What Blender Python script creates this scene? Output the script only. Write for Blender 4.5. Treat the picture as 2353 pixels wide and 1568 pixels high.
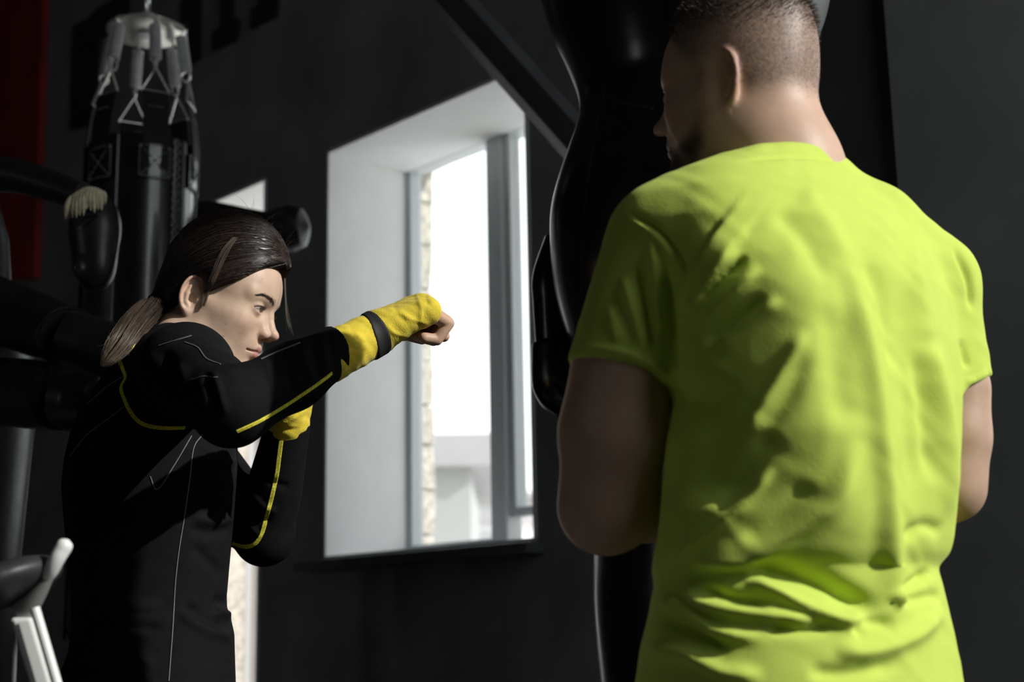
import bpy, bmesh, math, random, time
import numpy as np
from mathutils import Vector, Matrix
from mathutils.bvhtree import BVHTree

T0 = time.time()
random.seed(4); RNG = np.random.default_rng(7)
SC = bpy.context.scene
COL = SC.collection
for _o in list(bpy.data.objects): bpy.data.objects.remove(_o)

# ------------------------------------------------------------------ camera
FPX, CX, CY = 3268.0, 1176.5, 784.0           # focal length in pixels of the 2353 x 1568 frame
HC = 0.97                                      # camera height
PITCH, ROLL = math.radians(11.734), math.radians(-1.072)
_F = np.array([0, math.cos(PITCH), math.sin(PITCH)])
_R0 = np.array([1.0, 0, 0]); _U0 = np.array([0, -math.sin(PITCH), math.cos(PITCH)])
CR = math.cos(ROLL)*_R0 + math.sin(ROLL)*_U0
CU = -math.sin(ROLL)*_R0 + math.cos(ROLL)*_U0
CF = _F
CAMPOS = np.array([0, 0, HC])
cd = bpy.data.cameras.new('camera'); cam = bpy.data.objects.new('camera', cd); COL.objects.link(cam)
cd.sensor_width = 36; cd.lens = 36*FPX/2353.0
cam.matrix_world = Matrix(((CR[0], CU[0], -CF[0], 0), (CR[1], CU[1], -CF[1], 0), (CR[2], CU[2], -CF[2], HC), (0, 0, 0, 1)))
cd.dof.use_dof = True; cd.dof.focus_distance = 2.02; cd.dof.aperture_fstop = 4.0
cd.clip_start = 0.05
SC.camera = cam

# ------------------------------------------------------------------ light and exposure
SC.view_settings.view_transform = 'Standard'; SC.view_settings.look = 'None'
SC.view_settings.gamma = 1; SC.view_settings.use_curve_mapping = False
SC.view_settings.exposure = 0.0
SUN_DIR = np.array([0.80, -0.37, 0.56])        # towards the sun
SUN_DIR = SUN_DIR/np.linalg.norm(SUN_DIR)
w = bpy.data.worlds.new('sky'); SC.world = w; w.use_nodes = True
wn = w.node_tree.nodes; wl = w.node_tree.links
bg = wn['Background']
tc = wn.new('ShaderNodeTexCoord'); sx = wn.new('ShaderNodeSeparateXYZ'); cr = wn.new('ShaderNodeValToRGB')
wl.new(tc.outputs['Generated'], sx.inputs[0]); wl.new(sx.outputs['Z'], cr.inputs[0])
cr.color_ramp.elements[0].position = 0.0; cr.color_ramp.elements[0].color = (0.80, 0.80, 0.79, 1)
cr.color_ramp.elements[1].position = 0.6; cr.color_ramp.elements[1].color = (0.80, 0.83, 0.88, 1)
wl.new(cr.outputs[0], bg.inputs[0]); bg.inputs[1].default_value = 2.6
sl = bpy.data.lights.new('sun', 'SUN'); sl.energy = 4.9; sl.angle = math.radians(0.6); sl.color = (1.0, 0.955, 0.90)
sun = bpy.data.objects.new('sun', sl); COL.objects.link(sun)
sun.rotation_mode = 'QUATERNION'; sun.rotation_quaternion = Vector(SUN_DIR).to_track_quat('Z', 'Y')

# ------------------------------------------------------------------ helpers: pixels
def ray(px, py):
    return CF + (px-CX)/FPX*CR - (py-CY)/FPX*CU
def P(px, py, Y):
    d = ray(px, py); return CAMPOS + d*(Y/d[1])
def proj(V):
    V = np.asarray(V, float) - CAMPOS
    z = V@CF
    return np.stack([CX + FPX*(V@CR)/z, CY - FPX*(V@CU)/z], -1)
def pxm(px, py, Y):                            # pixels per metre at that point
    return FPX/((P(px, py, Y)-CAMPOS)@CF)

# ------------------------------------------------------------------ helpers: materials
def mat(name, col, rough=0.6, metal=0.0, spec=0.5, noise=0.0, nscale=20, bump=0.0, bscale=80, attr=None, sss=0.0, coat=0.0, sheen=0.0, rvar=0.0, trans=0.0):
    m = bpy.data.materials.new(name); m.use_nodes = True
    nt = m.node_tree; n = nt.nodes; l = nt.links; b = n['Principled BSDF']
    b.inputs['Base Color'].default_value = (*col, 1); b.inputs['Roughness'].default_value = rough
    b.inputs['Metallic'].default_value = metal; b.inputs['Specular IOR Level'].default_value = spec
    b.inputs['Coat Weight'].default_value = coat; b.inputs['Sheen Weight'].default_value = sheen
    tcn = n.new('ShaderNodeTexCoord')
    src = None
    if attr:
        a = n.new('ShaderNodeAttribute'); a.attribute_name = attr; src = a.outputs['Color']
    if noise > 0:
        t = n.new('ShaderNodeTexNoise'); t.inputs['Scale'].default_value = nscale; t.inputs['Detail'].default_value = 6
        l.new(tcn.outputs['Object'], t.inputs['Vector'])
        mr = n.new('ShaderNodeMapRange'); mr.inputs[1].default_value = 0.3; mr.inputs[2].default_value = 0.7
        mr.inputs[3].default_value = 1-noise; mr.inputs[4].default_value = 1+noise
        l.new(t.outputs['Fac'], mr.inputs[0])
        mx = n.new('ShaderNodeMix'); mx.data_type = 'RGBA'; mx.blend_type = 'MULTIPLY'; mx.inputs[0].default_value = 1
        if src: l.new(src, mx.inputs[6])
        else: mx.inputs[6].default_value = (*col, 1)
        l.new(mr.outputs[0], mx.inputs[7]); src = mx.outputs[2]
    if src: l.new(src, b.inputs['Base Color'])
    if rvar > 0:
        t3 = n.new('ShaderNodeTexNoise'); t3.inputs['Scale'].default_value = nscale*0.6; t3.inputs['Detail'].default_value = 4
        l.new(tcn.outputs['Object'], t3.inputs['Vector'])
        m3 = n.new('ShaderNodeMapRange'); m3.inputs[3].default_value = max(0.02, rough-rvar); m3.inputs[4].default_value = rough+rvar
        l.new(t3.outputs['Fac'], m3.inputs[0]); l.new(m3.outputs[0], b.inputs['Roughness'])
    if bump > 0:
        t2 = n.new('ShaderNodeTexNoise'); t2.inputs['Scale'].default_value = bscale; t2.inputs['Detail'].default_value = 5
        l.new(tcn.outputs['Object'], t2.inputs['Vector'])
        bp = n.new('ShaderNodeBump'); bp.inputs['Strength'].default_value = bump; bp.inputs['Distance'].default_value = 0.002
        l.new(t2.outputs['Fac'], bp.inputs['Height']); l.new(bp.outputs[0], b.inputs['Normal'])
    if sss > 0:
        b.inputs['Subsurface Weight'].default_value = sss; b.inputs['Subsurface Radius'].default_value = (0.9, 0.35, 0.2)
        b.inputs['Subsurface Scale'].default_value = 0.006
    if trans > 0:
        tr = n.new('ShaderNodeBsdfTranslucent'); ms = n.new('ShaderNodeMixShader'); ms.inputs[0].default_value = trans
        if src: l.new(src, tr.inputs[0])
        else: tr.inputs[0].default_value = (*col, 1)
        l.new(b.outputs[0], ms.inputs[1]); l.new(tr.outputs[0], ms.inputs[2]); l.new(ms.outputs[0], n['Material Output'].inputs[0])
    return m
def glass(name):
    m = bpy.data.materials.new(name); m.use_nodes = True; nt = m.node_tree; n = nt.nodes; l = nt.links
    n.remove(n['Principled BSDF'])
    tr = n.new('ShaderNodeBsdfTransparent'); tr.inputs[0].default_value = (0.95, 0.97, 0.97, 1)
    g = n.new('ShaderNodeBsdfGlossy'); g.inputs['Roughness'].default_value = 0.02
    ms = n.new('ShaderNodeMixShader'); ms.inputs[0].default_value = 0.05; l.new(tr.outputs[0], ms.inputs[1]); l.new(g.outputs[0], ms.inputs[2])
    l.new(ms.outputs[0], n['Material Output'].inputs[0]); return m

# ------------------------------------------------------------------ helpers: objects
def obj(name, V, Fc, m, parent=None, smooth=True, label=None, cat=None, group=None, kind=None, col=None):
    me = bpy.data.meshes.new(name)
    V = np.asarray(V, np.float32)
    if isinstance(Fc, np.ndarray):
        nf, k = Fc.shape
        me.vertices.add(len(V)); me.vertices.foreach_set('co', V.ravel())
        me.loops.add(nf*k); me.loops.foreach_set('vertex_index', Fc.astype(np.int32).ravel())
        me.polygons.add(nf); me.polygons.foreach_set('loop_start', np.arange(nf, dtype=np.int32)*k)
        me.update(calc_edges=True)
    else:
        me.from_pydata(V.tolist(), [], Fc)
    me.validate()
    if smooth: me.polygons.foreach_set('use_smooth', np.ones(len(me.polygons), bool))
    if col is not None:
        at = me.color_attributes.new('Col', 'FLOAT_COLOR', 'POINT')
        at.data.foreach_set('color', np.concatenate([col, np.ones((len(col), 1))], 1).astype(np.float32).ravel())
    me.materials.append(m); me.update()
    o = bpy.data.objects.new(name, me); COL.objects.link(o)
    tag(o, label, cat, group, kind)
    if parent: setpar(o, parent)
    return o
def setpar(o, p):
    bpy.context.view_layer.update()
    o.parent = p; o.matrix_parent_inverse = p.matrix_world.inverted()
def tag(o, label=None, cat=None, group=None, kind=None):
    if label: o['label'] = label
    if cat: o['category'] = cat
    if group: o['group'] = group
    if kind: o['kind'] = kind
    return o
def thing(name, loc, label, cat, group=None):
    o = bpy.data.objects.new(name, None); COL.objects.link(o); o.location = loc; o.empty_display_size = 0.1
    return tag(o, label, cat, group)
class MB:
    """collects simple shapes into one mesh"""
    def __init__(s): s.v = []; s.f = []
    def add(s, V, Fc):
        k = len(s.v); s.v += [tuple(map(float, p)) for p in V]; s.f += [tuple(i+k for i in q) for q in Fc]; return s
    def box(s, c, ax, ay, az):                 # centre and three half-extent vectors
        c, ax, ay, az = map(np.asarray, (c, ax, ay, az))
        V = [c+i*ax+j*ay+k*az for i in (-1, 1) for j in (-1, 1) for k in (-1, 1)]
        return s.add(V, [(0, 1, 3, 2), (4, 6, 7, 5), (0, 4, 5, 1), (2, 3, 7, 6), (0, 2, 6, 4), (1, 5, 7, 3)])
    def tube(s, pts, r, n=10, caps=True, flat=1.0, closed=False):
        pts = [np.asarray(p, float) for p in pts]; m = len(pts)
        rr = r if hasattr(r, '__len__') else [r]*m
        V = []; Fc = []; prev = None
        for i, p in enumerate(pts):
            if closed: t = pts[(i+1) % m]-pts[i-1]
            else: t = pts[min(i+1, m-1)]-pts[max(i-1, 0)]
            t = t/(np.linalg.norm(t)+1e-12)
            if prev is None:
                a = np.cross(t, [0, 0, 1.0]) if abs(t[2]) < 0.9 else np.cross(t, [1.0, 0, 0])
            else: a = prev - t*(prev@t)
            a /= np.linalg.norm(a)+1e-12; prev = a; b = np.cross(t, a)
            for k in range(n):
                q = 2*math.pi*k/n; V.append(p + rr[i]*(math.cos(q)*a + math.sin(q)*flat*b))
        rng = range(m) if closed else range(m-1)
        for i in rng:
            j = (i+1) % m
            for k in range(n): Fc.append((i*n+k, i*n+(k+1) % n, j*n+(k+1) % n, j*n+k))
        if caps and not closed:
            Fc.append(tuple(range(n-1, -1, -1))); Fc.append(tuple((m-1)*n+k for k in range(n)))
        return s.add(V, Fc)
    def lathe(s, prof, c=(0, 0, 0), n=32):      # prof: (r, z) list
        V = []; Fc = []
        for r, z in prof:
            for k in range(n):
                q = 2*math.pi*k/n; V.append((c[0]+r*math.cos(q), c[1]+r*math.sin(q), c[2]+z))
        for i in range(len(prof)-1):
            for k in range(n): Fc.append((i*n+k, i*n+(k+1) % n, (i+1)*n+(k+1) % n, (i+1)*n+k))
        Fc.append(tuple(range(n-1, -1, -1))); Fc.append(tuple((len(prof)-1)*n+k for k in range(n)))
        return s.add(V, Fc)
    def build(s, name, m, parent=None, smooth=False, bevel=0, **kw):
        o = obj(name, s.v, s.f, m, parent, smooth, **kw)
        if bevel:
            md = o.modifiers.new('bevel', 'BEVEL'); md.width = bevel; md.segments = 2; md.limit_method = 'ANGLE'
        if smooth: 
            try: o.data.set_sharp_from_angle(angle=math.radians(50))
            except Exception: pass
        return o

# ------------------------------------------------------------------ helpers: implicit surfaces
def ell(p, c, r, R=None):
    q = p-np.asarray(c, np.float32)
    if R is not None: q = q@np.asarray(R, np.float32)     # columns of R = axes
    r = np.asarray(r, np.float32)
    a = q/r; k0 = np.sqrt((a*a).sum(1)); b = a/r; k1 = np.sqrt((b*b).sum(1))+1e-9
    return k0*(k0-1)/k1
def cone(p, a, b, ra, rb):
    a = np.asarray(a, np.float32); b = np.asarray(b, np.float32)
    ab = b-a; t = np.clip(((p-a)@ab)/(ab@ab+1e-12), 0, 1)
    q = p-a-t[:, None]*ab
    return np.sqrt((q*q).sum(1)) - (ra+(rb-ra)*t)
def chain(p, pts, rs, k=0.0):
    d = None
    for i in range(len(pts)-1):
        e = cone(p, pts[i], pts[i+1], rs[i], rs[i+1])
        d = e if d is None else (np.minimum(d, e) if k == 0 else smin(d, e, k))
    return d
def smin(a, b, k):
    h = np.clip(0.5+0.5*(b-a)/k, 0, 1); return b*(1-h)+a*h-k*h*(1-h)
def smax(a, b, k): return -smin(-a, -b, k)
def poly2d(x, z, pts):                          # signed distance to a polygon, negative inside
    d = np.full(len(x), 1e9, np.float32); s = np.ones(len(x), np.float32); n = len(pts)
    for i in range(n):
        a = pts[i]; b = pts[i-1]
        ex, ez = b[0]-a[0], b[1]-a[1]; wx, wz = x-a[0], z-a[1]
        t = np.clip((wx*ex+wz*ez)/(ex*ex+ez*ez+1e-12), 0, 1)
        d = np.minimum(d, (wx-ex*t)**2+(wz-ez*t)**2)
        c1 = z >= a[1]; c2 = z < b[1]; c3 = ex*wz > ez*wx
        s = np.where((c1 & c2 & c3) | (~c1 & ~c2 & ~c3), -s, s)
    return s*np.sqrt(d)
def sdf_mesh(f, lo, hi, h, block=8, slack=1.35):
    lo = np.asarray(lo, np.float32); hi = np.asarray(hi, np.float32)
    nb = np.ceil((hi-lo)/(h*block)).astype(int)+1
    g = np.stack(np.meshgrid(*[np.arange(k) for k in nb], indexing='ij'), -1).reshape(-1, 3)
    cc = (lo+(g*block+(block-1)/2)*h).astype(np.float32)
    v = np.concatenate([f(c) for c in np.array_split(cc, max(1, len(cc)//400000))])
    Fv = np.where(v > 0, 1.0, -1.0).astype(np.float32).reshape(nb)
    Fv = np.repeat(np.repeat(np.repeat(Fv, block, 0), block, 1), block, 2)
    act = g[np.abs(v) <= block*h*0.87*slack+h]
    off = np.stack(np.meshgrid(*[np.arange(block)]*3, indexing='ij'), -1).reshape(-1, 3)
    for ch in np.array_split(act, max(1, len(act)*block**3//400000)):
        ix = (ch[:, None, :]*block+off[None]).reshape(-1, 3)
        Fv[ix[:, 0], ix[:, 1], ix[:, 2]] = f((lo+ix*h).astype(np.float32))
    S = Fv < 0
    cnt = sum(S[i:S.shape[0]-1+i, j:S.shape[1]-1+j, k:S.shape[2]-1+k].astype(np.int8) for i in (0, 1) for j in (0, 1) for k in (0, 1))
    c = np.argwhere((cnt > 0) & (cnt < 8))
    acc = np.zeros((len(c), 3), np.float32); num = np.zeros(len(c), np.float32)
    for ax in range(3):
        o1, o2 = [a for a in range(3) if a != ax]
        for i in (0, 1):
            for j in (0, 1):
                s0 = np.zeros(3, int); s0[o1] = i; s0[o2] = j; s1 = s0.copy(); s1[ax] = 1
                p0 = c+s0; p1 = c+s1
                a = Fv[p0[:, 0], p0[:, 1], p0[:, 2]]; b = Fv[p1[:, 0], p1[:, 1], p1[:, 2]]
                mk = (a < 0) != (b < 0)
                t = np.where(mk, a/np.where(mk, a-b, 1), 0)
                q = np.repeat(s0[None].astype(np.float32), len(c), 0); q[:, ax] = t
                acc += q*mk[:, None]; num += mk
    V = lo+(c+acc/num[:, None])*h
    idx = np.full(cnt.shape, -1, np.int32); idx[c[:, 0], c[:, 1], c[:, 2]] = np.arange(len(c))
    quads = []
    for ax in range(3):
        o1, o2 = (ax+1) % 3, (ax+2) % 3
        A = np.moveaxis(S, ax, 0)
        e = np.argwhere(np.moveaxis(S, ax, 0)[:-1] != np.moveaxis(S, ax, 0)[1:])
        rest = [a for a in range(3) if a != ax]
        p = np.zeros_like(e); p[:, ax] = e[:, 0]; p[:, rest[0]] = e[:, 1]; p[:, rest[1]] = e[:, 2]
        ok = (p[:, o1] > 0) & (p[:, o2] > 0) & (p[:, o1] < cnt.shape[o1]) & (p[:, o2] < cnt.shape[o2]); p = p[ok]
        def cell(d1, d2):
            q = p.copy(); q[:, o1] += d1; q[:, o2] += d2; return idx[q[:, 0], q[:, 1], q[:, 2]]
        Q = np.stack([cell(-1, -1), cell(0, -1), cell(0, 0), cell(-1, 0)], 1)
        inside = S[p[:, 0], p[:, 1], p[:, 2]]
        Q[~inside] = Q[~inside][:, ::-1]
        quads.append(Q)
    Q = np.concatenate(quads); Q = Q[(Q >= 0).all(1)]
    return V.astype(np.float32), Q
def vnormals(V, Q):
    n = np.cross(V[Q[:, 2]]-V[Q[:, 0]], V[Q[:, 3]]-V[Q[:, 1]]); N = np.zeros_like(V)
    for k in range(4): np.add.at(N, Q[:, k], n)
    return N/(np.linalg.norm(N, axis=1, keepdims=True)+1e-12)
def smooth_mesh(V, Q, it=2, lam=0.5):
    E = np.concatenate([Q[:, [0, 1]], Q[:, [1, 2]], Q[:, [2, 3]], Q[:, [3, 0]]])
    for _ in range(it):
        S = np.zeros_like(V); n = np.zeros(len(V), np.float32)
        np.add.at(S, E[:, 0], V[E[:, 1]]); np.add.at(n, E[:, 0], 1); np.add.at(S, E[:, 1], V[E[:, 0]]); np.add.at(n, E[:, 1], 1)
        V = V*(1-lam)+lam*S/n[:, None]
    return V
def polydist(p2, line):
    """distance (px) to a polyline and its parameter 0..1"""
    d = np.full(len(p2), 1e9); tt = np.zeros(len(p2)); line = np.asarray(line, float); m = len(line)-1
    for i in range(m):
        a, b = line[i], line[i+1]; ab = b-a
        t = np.clip(((p2-a)@ab)/(ab@ab), 0, 1); e = np.linalg.norm(p2-a-t[:, None]*ab, axis=1)
        k = e < d; d[k] = e[k]; tt[k] = (i+t[k])/m
    return d, tt
def spline(pts, n=8):
    pts = [np.asarray(p, float) for p in pts]; q = [2*pts[0]-pts[1]]+pts+[2*pts[-1]-pts[-2]]; out = []
    for i in range(1, len(q)-2):
        for k in range(n):
            t = k/n; a, b, c, d = q[i-1:i+3]
            out.append(0.5*(2*b+(c-a)*t+(2*a-5*b+4*c-d)*t*t+(3*b-a-3*c+d)*t**3))
    out.append(q[-2]); return np.array(out)
def folds(V, Q, specs, facing=True):
    """raise or sink cloth along traced crease lines: (line, half-width px, height m)"""
    N = vnormals(V, Q); p2 = proj(V); view = (V-CAMPOS); view = view/np.linalg.norm(view, axis=1, keepdims=True)
    fac = np.clip(-(N*view).sum(1)*4+0.2, 0, 1) if facing else np.ones(len(V))
    D = np.zeros(len(V))
    for line, wd, amp in specs:
        ln = spline(line, 6); lo = ln.min(0)-3*wd; hi = ln.max(0)+3*wd
        k = np.where(((p2 > lo) & (p2 < hi)).all(1))[0]
        if len(k) == 0: continue
        d, t = polydist(p2[k], ln)
        fd_ = np.clip(np.minimum(t, 1-t)*4.5+0.04, 0, 1); D[k] += amp*np.exp(-(d/wd)**2)*fd_*fd_*(3-2*fd_)
    return V+(N*(D*fac)[:, None]).astype(np.float32)
def bvh(V, Q): return BVHTree.FromPolygons([tuple(map(float, v)) for v in V], [tuple(map(int, q)) for q in Q])
def hit(tree, px, py):
    d = Vector(ray(px, py)).normalized(); r = tree.ray_cast(Vector(CAMPOS), d)
    return (None, None) if r[0] is None else (np.array(r[0]), np.array(r[1]))
def ribbon(mb, tree, line, wd, th=0.0008, step=5, lift=0.0006):
    """a thin band laid on a surface along a traced line"""
    ln = spline(line, 10); run = []
    def flush():
        if len(run) > 1:
            pts = np.array([q[0] for q in run]); nn = np.array([q[1] for q in run])
            tg = np.gradient(pts, axis=0); tg /= np.linalg.norm(tg, axis=1, keepdims=True)+1e-12
            sd = np.cross(nn, tg); sd /= np.linalg.norm(sd, axis=1, keepdims=True)+1e-12
            V = []; Fc = []; n = len(pts)
            for i in range(n):
                c = pts[i]+nn[i]*lift
                V += [c-sd[i]*wd-nn[i]*th, c-sd[i]*wd*0.8+nn[i]*th, c+sd[i]*wd*0.8+nn[i]*th, c+sd[i]*wd-nn[i]*th]
            for i in range(n-1):
                for k in range(4): Fc.append((i*4+k, i*4+(k+1) % 4, (i+1)*4+(k+1) % 4, (i+1)*4+k))
            Fc += [(3, 2, 1, 0), tuple((n-1)*4+k for k in range(4))]
            mb.add(V, Fc)
        run.clear()
    for q in ln:
        p, n = hit(tree, *q)
        if p is None or (run and np.linalg.norm(p-run[-1][0]) > 0.05): flush()
        if p is not None: run.append((p, n))
    flush()

# ================================================================== the room
D0 = 4.7; AZ = math.radians(43.134)
WA = np.array([-0.13355*D0, D0, 0.0]); WU = np.array([-math.sin(AZ), math.cos(AZ), 0]); WN = np.array([math.cos(AZ), math.sin(AZ), 0]); UP = np.array([0, 0, 1.0])
def W(s, z, o=0.0): return WA - WU*s + WN*o + UP*z
def whit(px, py, o=0.0):
    d = ray(px, py); k = ((WA+WN*o-CAMPOS)@WN)/(d@WN); p = CAMPOS+d*k
    return -(p-WA)@WU, p[2]
E0, E1, EZ0, EZ1 = 3.65, 4.7, 1.6, 3.0
J0, J1 = 2.78, 3.4
CEIL = 4.3; S0 = -7.0; S1 = 5.0; DEPTH = 8.0
Z0, Z1 = whit(746, 1288)[1], whit(753, 347)[1]          # window sill and head
SW = whit(1225, 800)[0]                                 # window width
SD1 = whit(606, 800)[0]; SD0 = SD1-1.0                  # door opening
m_wall = mat('wall_paint_black', (0.29, 0.293, 0.303), 0.65, noise=0.25, nscale=3, bump=0.15, bscale=60, rvar=0.1)
m_dark = mat('panel_black', (0.06, 0.06, 0.062), 0.7, noise=0.2, nscale=4)
m_letter = mat('letter_black', (0.03, 0.03, 0.032), 0.8, noise=0.1)
m_red = mat('panel_red', (0.42, 0.03, 0.03), 0.6, noise=0.3, nscale=5)
m_plaster = mat('plaster_white', (0.88, 0.88, 0.87), 0.8, noise=0.03, nscale=8, bump=0.1, bscale=90)
m_upvc = mat('frame_white', (0.62, 0.65, 0.67), 0.4, noise=0.02, nscale=6)
m_sill = mat('sill_dark', (0.13, 0.135, 0.14), 0.5, noise=0.1)
m_floor = mat('rubber_floor', (0.075, 0.075, 0.077), 0.6, noise=0.4, nscale=60, bump=0.2, bscale=150)
m_ceil = mat('ceiling_black', (0.08, 0.08, 0.083), 0.8, noise=0.2, nscale=5)
m_glass = glass('window_glass')
m_stone = mat('rough_stone', (0.42, 0.39, 0.34), 0.9, noise=0.35, nscale=40, bump=0.8, bscale=60)
m_steel = mat('steel_black', (0.02, 0.02, 0.022), 0.5, noise=0.2, nscale=12)

def wbox(mb, s0, s1, z0, z1, o0, o1):
    return mb.box(W((s0+s1)/2, (z0+z1)/2, (o0+o1)/2), WU*(s1-s0)/2, UP*(z1-z0)/2, WN*(o1-o0)/2)
T = 0.40
b = MB()
wbox(b, S0, SD0, 0, CEIL, 0, T); wbox(b, SD0, SD1, Z1, CEIL, 0, T); wbox(b, SD1, 0, 0, CEIL, 0, T)
wbox(b, 0, SW, 0, Z0, 0, T); wbox(b, 0, SW, Z1, CEIL, 0, T); wbox(b, SW, J0, 0, CEIL, 0, T); wbox(b, J0, J1, 0, Z0, 0, T); wbox(b, J0, J1, Z1, CEIL, 0, T); wbox(b, J1, E0, 0, CEIL, 0, T); wbox(b, E0, E1, 0, EZ0, 0, T); wbox(b, E0, E1, EZ1, CEIL, 0, T); wbox(b, E1, S1+0.3, 0, CEIL, 0, T)
wall_back = b.build('wall_back', m_wall, kind='structure')
b = MB(); c0 = W((S0+S1)/2, -0.05, -DEPTH/2+0.2)
b.box(c0, WU*(S1-S0+1)/2, WN*(DEPTH+1)/2, UP*0.05); b.build('floor', m_floor, kind='structure')
b = MB(); c0 = W((S0+S1)/2, CEIL+0.05, -DEPTH/2+0.2)
b.box(c0, WU*(S1-S0+1)/2, WN*(DEPTH+1)/2, UP*0.05); b.build('ceiling', m_ceil, kind='structure')
b = MB(); wbox(b, S0-0.3, S0, 0, CEIL, -DEPTH, T); b.build('wall_left', m_wall, kind='structure')
def plain_window(name, corner, ex, wd, z0, z1, out, mull=True):
    """a glazed opening's frame and pane; corner = lower start, ex = unit vector along the wall, out = outward"""
    t_ = thing(name, corner+ex*wd/2+UP*z0, None, None); t_['kind'] = 'structure'; t = 0.06
    def bx(mb, a0, a1, b0, b1, d0, d1): mb.box(corner+ex*(a0+a1)/2+UP*(b0+b1)/2+out*(d0+d1)/2, ex*(a1-a0)/2, UP*(b1-b0)/2, out*(d1-d0)/2)
    b = MB(); bx(b, 0, wd, z0, z0+t, .1, .17); bx(b, 0, wd, z1-t, z1, .1, .17); bx(b, 0, t, z0+t, z1-t, .1, .17); bx(b, wd-t, wd, z0+t, z1-t, .1, .17)
    if mull: bx(b, wd/2-.03, wd/2+.03, z0+t, z1-t, .1, .17)
    b.build('window_frame', m_upvc, t_)
    for a0, a1 in (((t, wd/2-.03), (wd/2+.03, wd-t)) if mull else ((t, wd-t),)):
        b = MB(); bx(b, a0, a1, z0+t, z1-t, .13, .137); b.build('pane', m_glass, t_)
    l_ = bpy.data.lights.new(name+'_portal', 'AREA'); l_.shape = 'RECTANGLE'; l_.size = wd; l_.size_y = z1-z0; l_.cycles.is_portal = True
    o_ = bpy.data.objects.new(name+'_portal', l_); COL.objects.link(o_); c = corner+ex*wd/2+UP*(z0+z1)/2+out*.32; zx = np.cross(UP, out)
    o_.matrix_world = Matrix(((zx[0], 0, out[0], c[0]), (zx[1], 0, out[1], c[1]), (zx[2], 1, out[2], c[2]), (0, 0, 0, 1)))
G0, G1, H0, H1 = 0.6, 1.4, -1.95, -0.10           # windows behind the camera
b = MB(); wbox(b, S0, G0, 0, CEIL, -DEPTH-0.3, -DEPTH); wbox(b, G1, S1, 0, CEIL, -DEPTH-0.3, -DEPTH); wbox(b, G0, G1, 0, 1.0, -DEPTH-0.3, -DEPTH); wbox(b, G0, G1, 3.0, CEIL, -DEPTH-0.3, -DEPTH); b.build('wall_front', m_wall, kind='structure')
plain_window('window_3', W(G0, 0, -DEPTH), -WU, G1-G0, 1.0, 3.0, -WN)
b = MB(); wbox(b, S1, S1+0.3, 0, CEIL, -DEPTH, H0); wbox(b, S1, S1+0.3, 0, CEIL, H1, 0); wbox(b, S1, S1+0.3, 0, 1.5, H0, H1); wbox(b, S1, S1+0.3, 3.9, CEIL, H0, H1); b.build('wall_right', m_wall, kind='structure')
plain_window('window_4', W(S1, 0, H0), WN, H1-H0, 1.5, 3.9, -WU, False)
# a second, taller window in the back wall beyond the right edge of the picture: the daylight on the two people
win2 = thing('window_2', W((E0+E1)/2, EZ0, 0.36), None, None); win2['kind'] = 'structure'
b = MB(); t = 0.06
wbox(b, E0, E1, EZ0, EZ0+t, 0.33, 0.4); wbox(b, E0, E1, EZ1-t, EZ1, 0.33, 0.4); wbox(b, E0, E0+t, EZ0+t, EZ1-t, 0.33, 0.4); wbox(b, E1-t, E1, EZ0+t, EZ1-t, 0.33, 0.4)
b.build('window_frame', m_upvc, win2)
b = MB(); wbox(b, E0+t, E1-t, EZ0+t, EZ1-t, 0.365, 0.372); b.build('pane', m_glass, win2)
pl = bpy.data.lights.new('window_2_portal', 'AREA'); pl.shape = 'RECTANGLE'; pl.size = E1-E0; pl.size_y = EZ1-EZ0; pl.cycles.is_portal = True
po = bpy.data.objects.new('window_2_portal', pl); COL.objects.link(po)
po.matrix_world = Matrix.Translation(W((E0+E1)/2, (EZ0+EZ1)/2, 0.62)) @ Matrix((( WU[0], 0, WN[0], 0), (WU[1], 0, WN[1], 0), (0, 1, 0, 0), (0, 0, 0, 1)))
plain_window('added_window', W(J0, 0, 0.25), -WU, J1-J0, Z0, Z1, WN)  # unseen window, put in for its reflection on the dummy
pl2 = bpy.data.lights.new('window_1_portal', 'AREA'); pl2.shape = 'RECTANGLE'; pl2.size = SW; pl2.size_y = Z1-Z0; pl2.cycles.is_portal = True
po2 = bpy.data.objects.new('window_1_portal', pl2); COL.objects.link(po2)
po2.matrix_world = Matrix.Translation(W(SW/2, (Z0+Z1)/2, 0.62)) @ Matrix((( WU[0], 0, WN[0], 0), (WU[1], 0, WN[1], 0), (0, 1, 0, 0), (0, 0, 0, 1)))

# white plaster lining of the two openings
def reveal(name, s0, s1, z0, z1, bottom, o1=0.33):
    e = 0.012; b = MB()
    wbox(b, s0-0.0, s0+e, z0, z1, -0.004, o1); wbox(b, s1-e, s1, z0, z1, -0.004, o1); wbox(b, s0, s1, z1-e, z1, -0.004, o1)
    if bottom: wbox(b, s0, s1, z0, z0+e, -0.004, o1)
    b.build(name, m_plaster, kind='structure')
reveal('trim_1', 0, SW, Z0, Z1, True); reveal('trim_2', SD0, SD1, 0, Z1, False); reveal('trim_4', E0, E1, EZ0, EZ1, True); reveal('trim_6', J0, J1, Z0, Z1, True)
b = MB(); wbox(b, whit(712, 1300)[0], SW+0.03, Z0-0.035, Z0-0.002, -0.07, 0.02); b.build('trim_3', m_sill, kind='structure', bevel=0.006)
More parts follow.
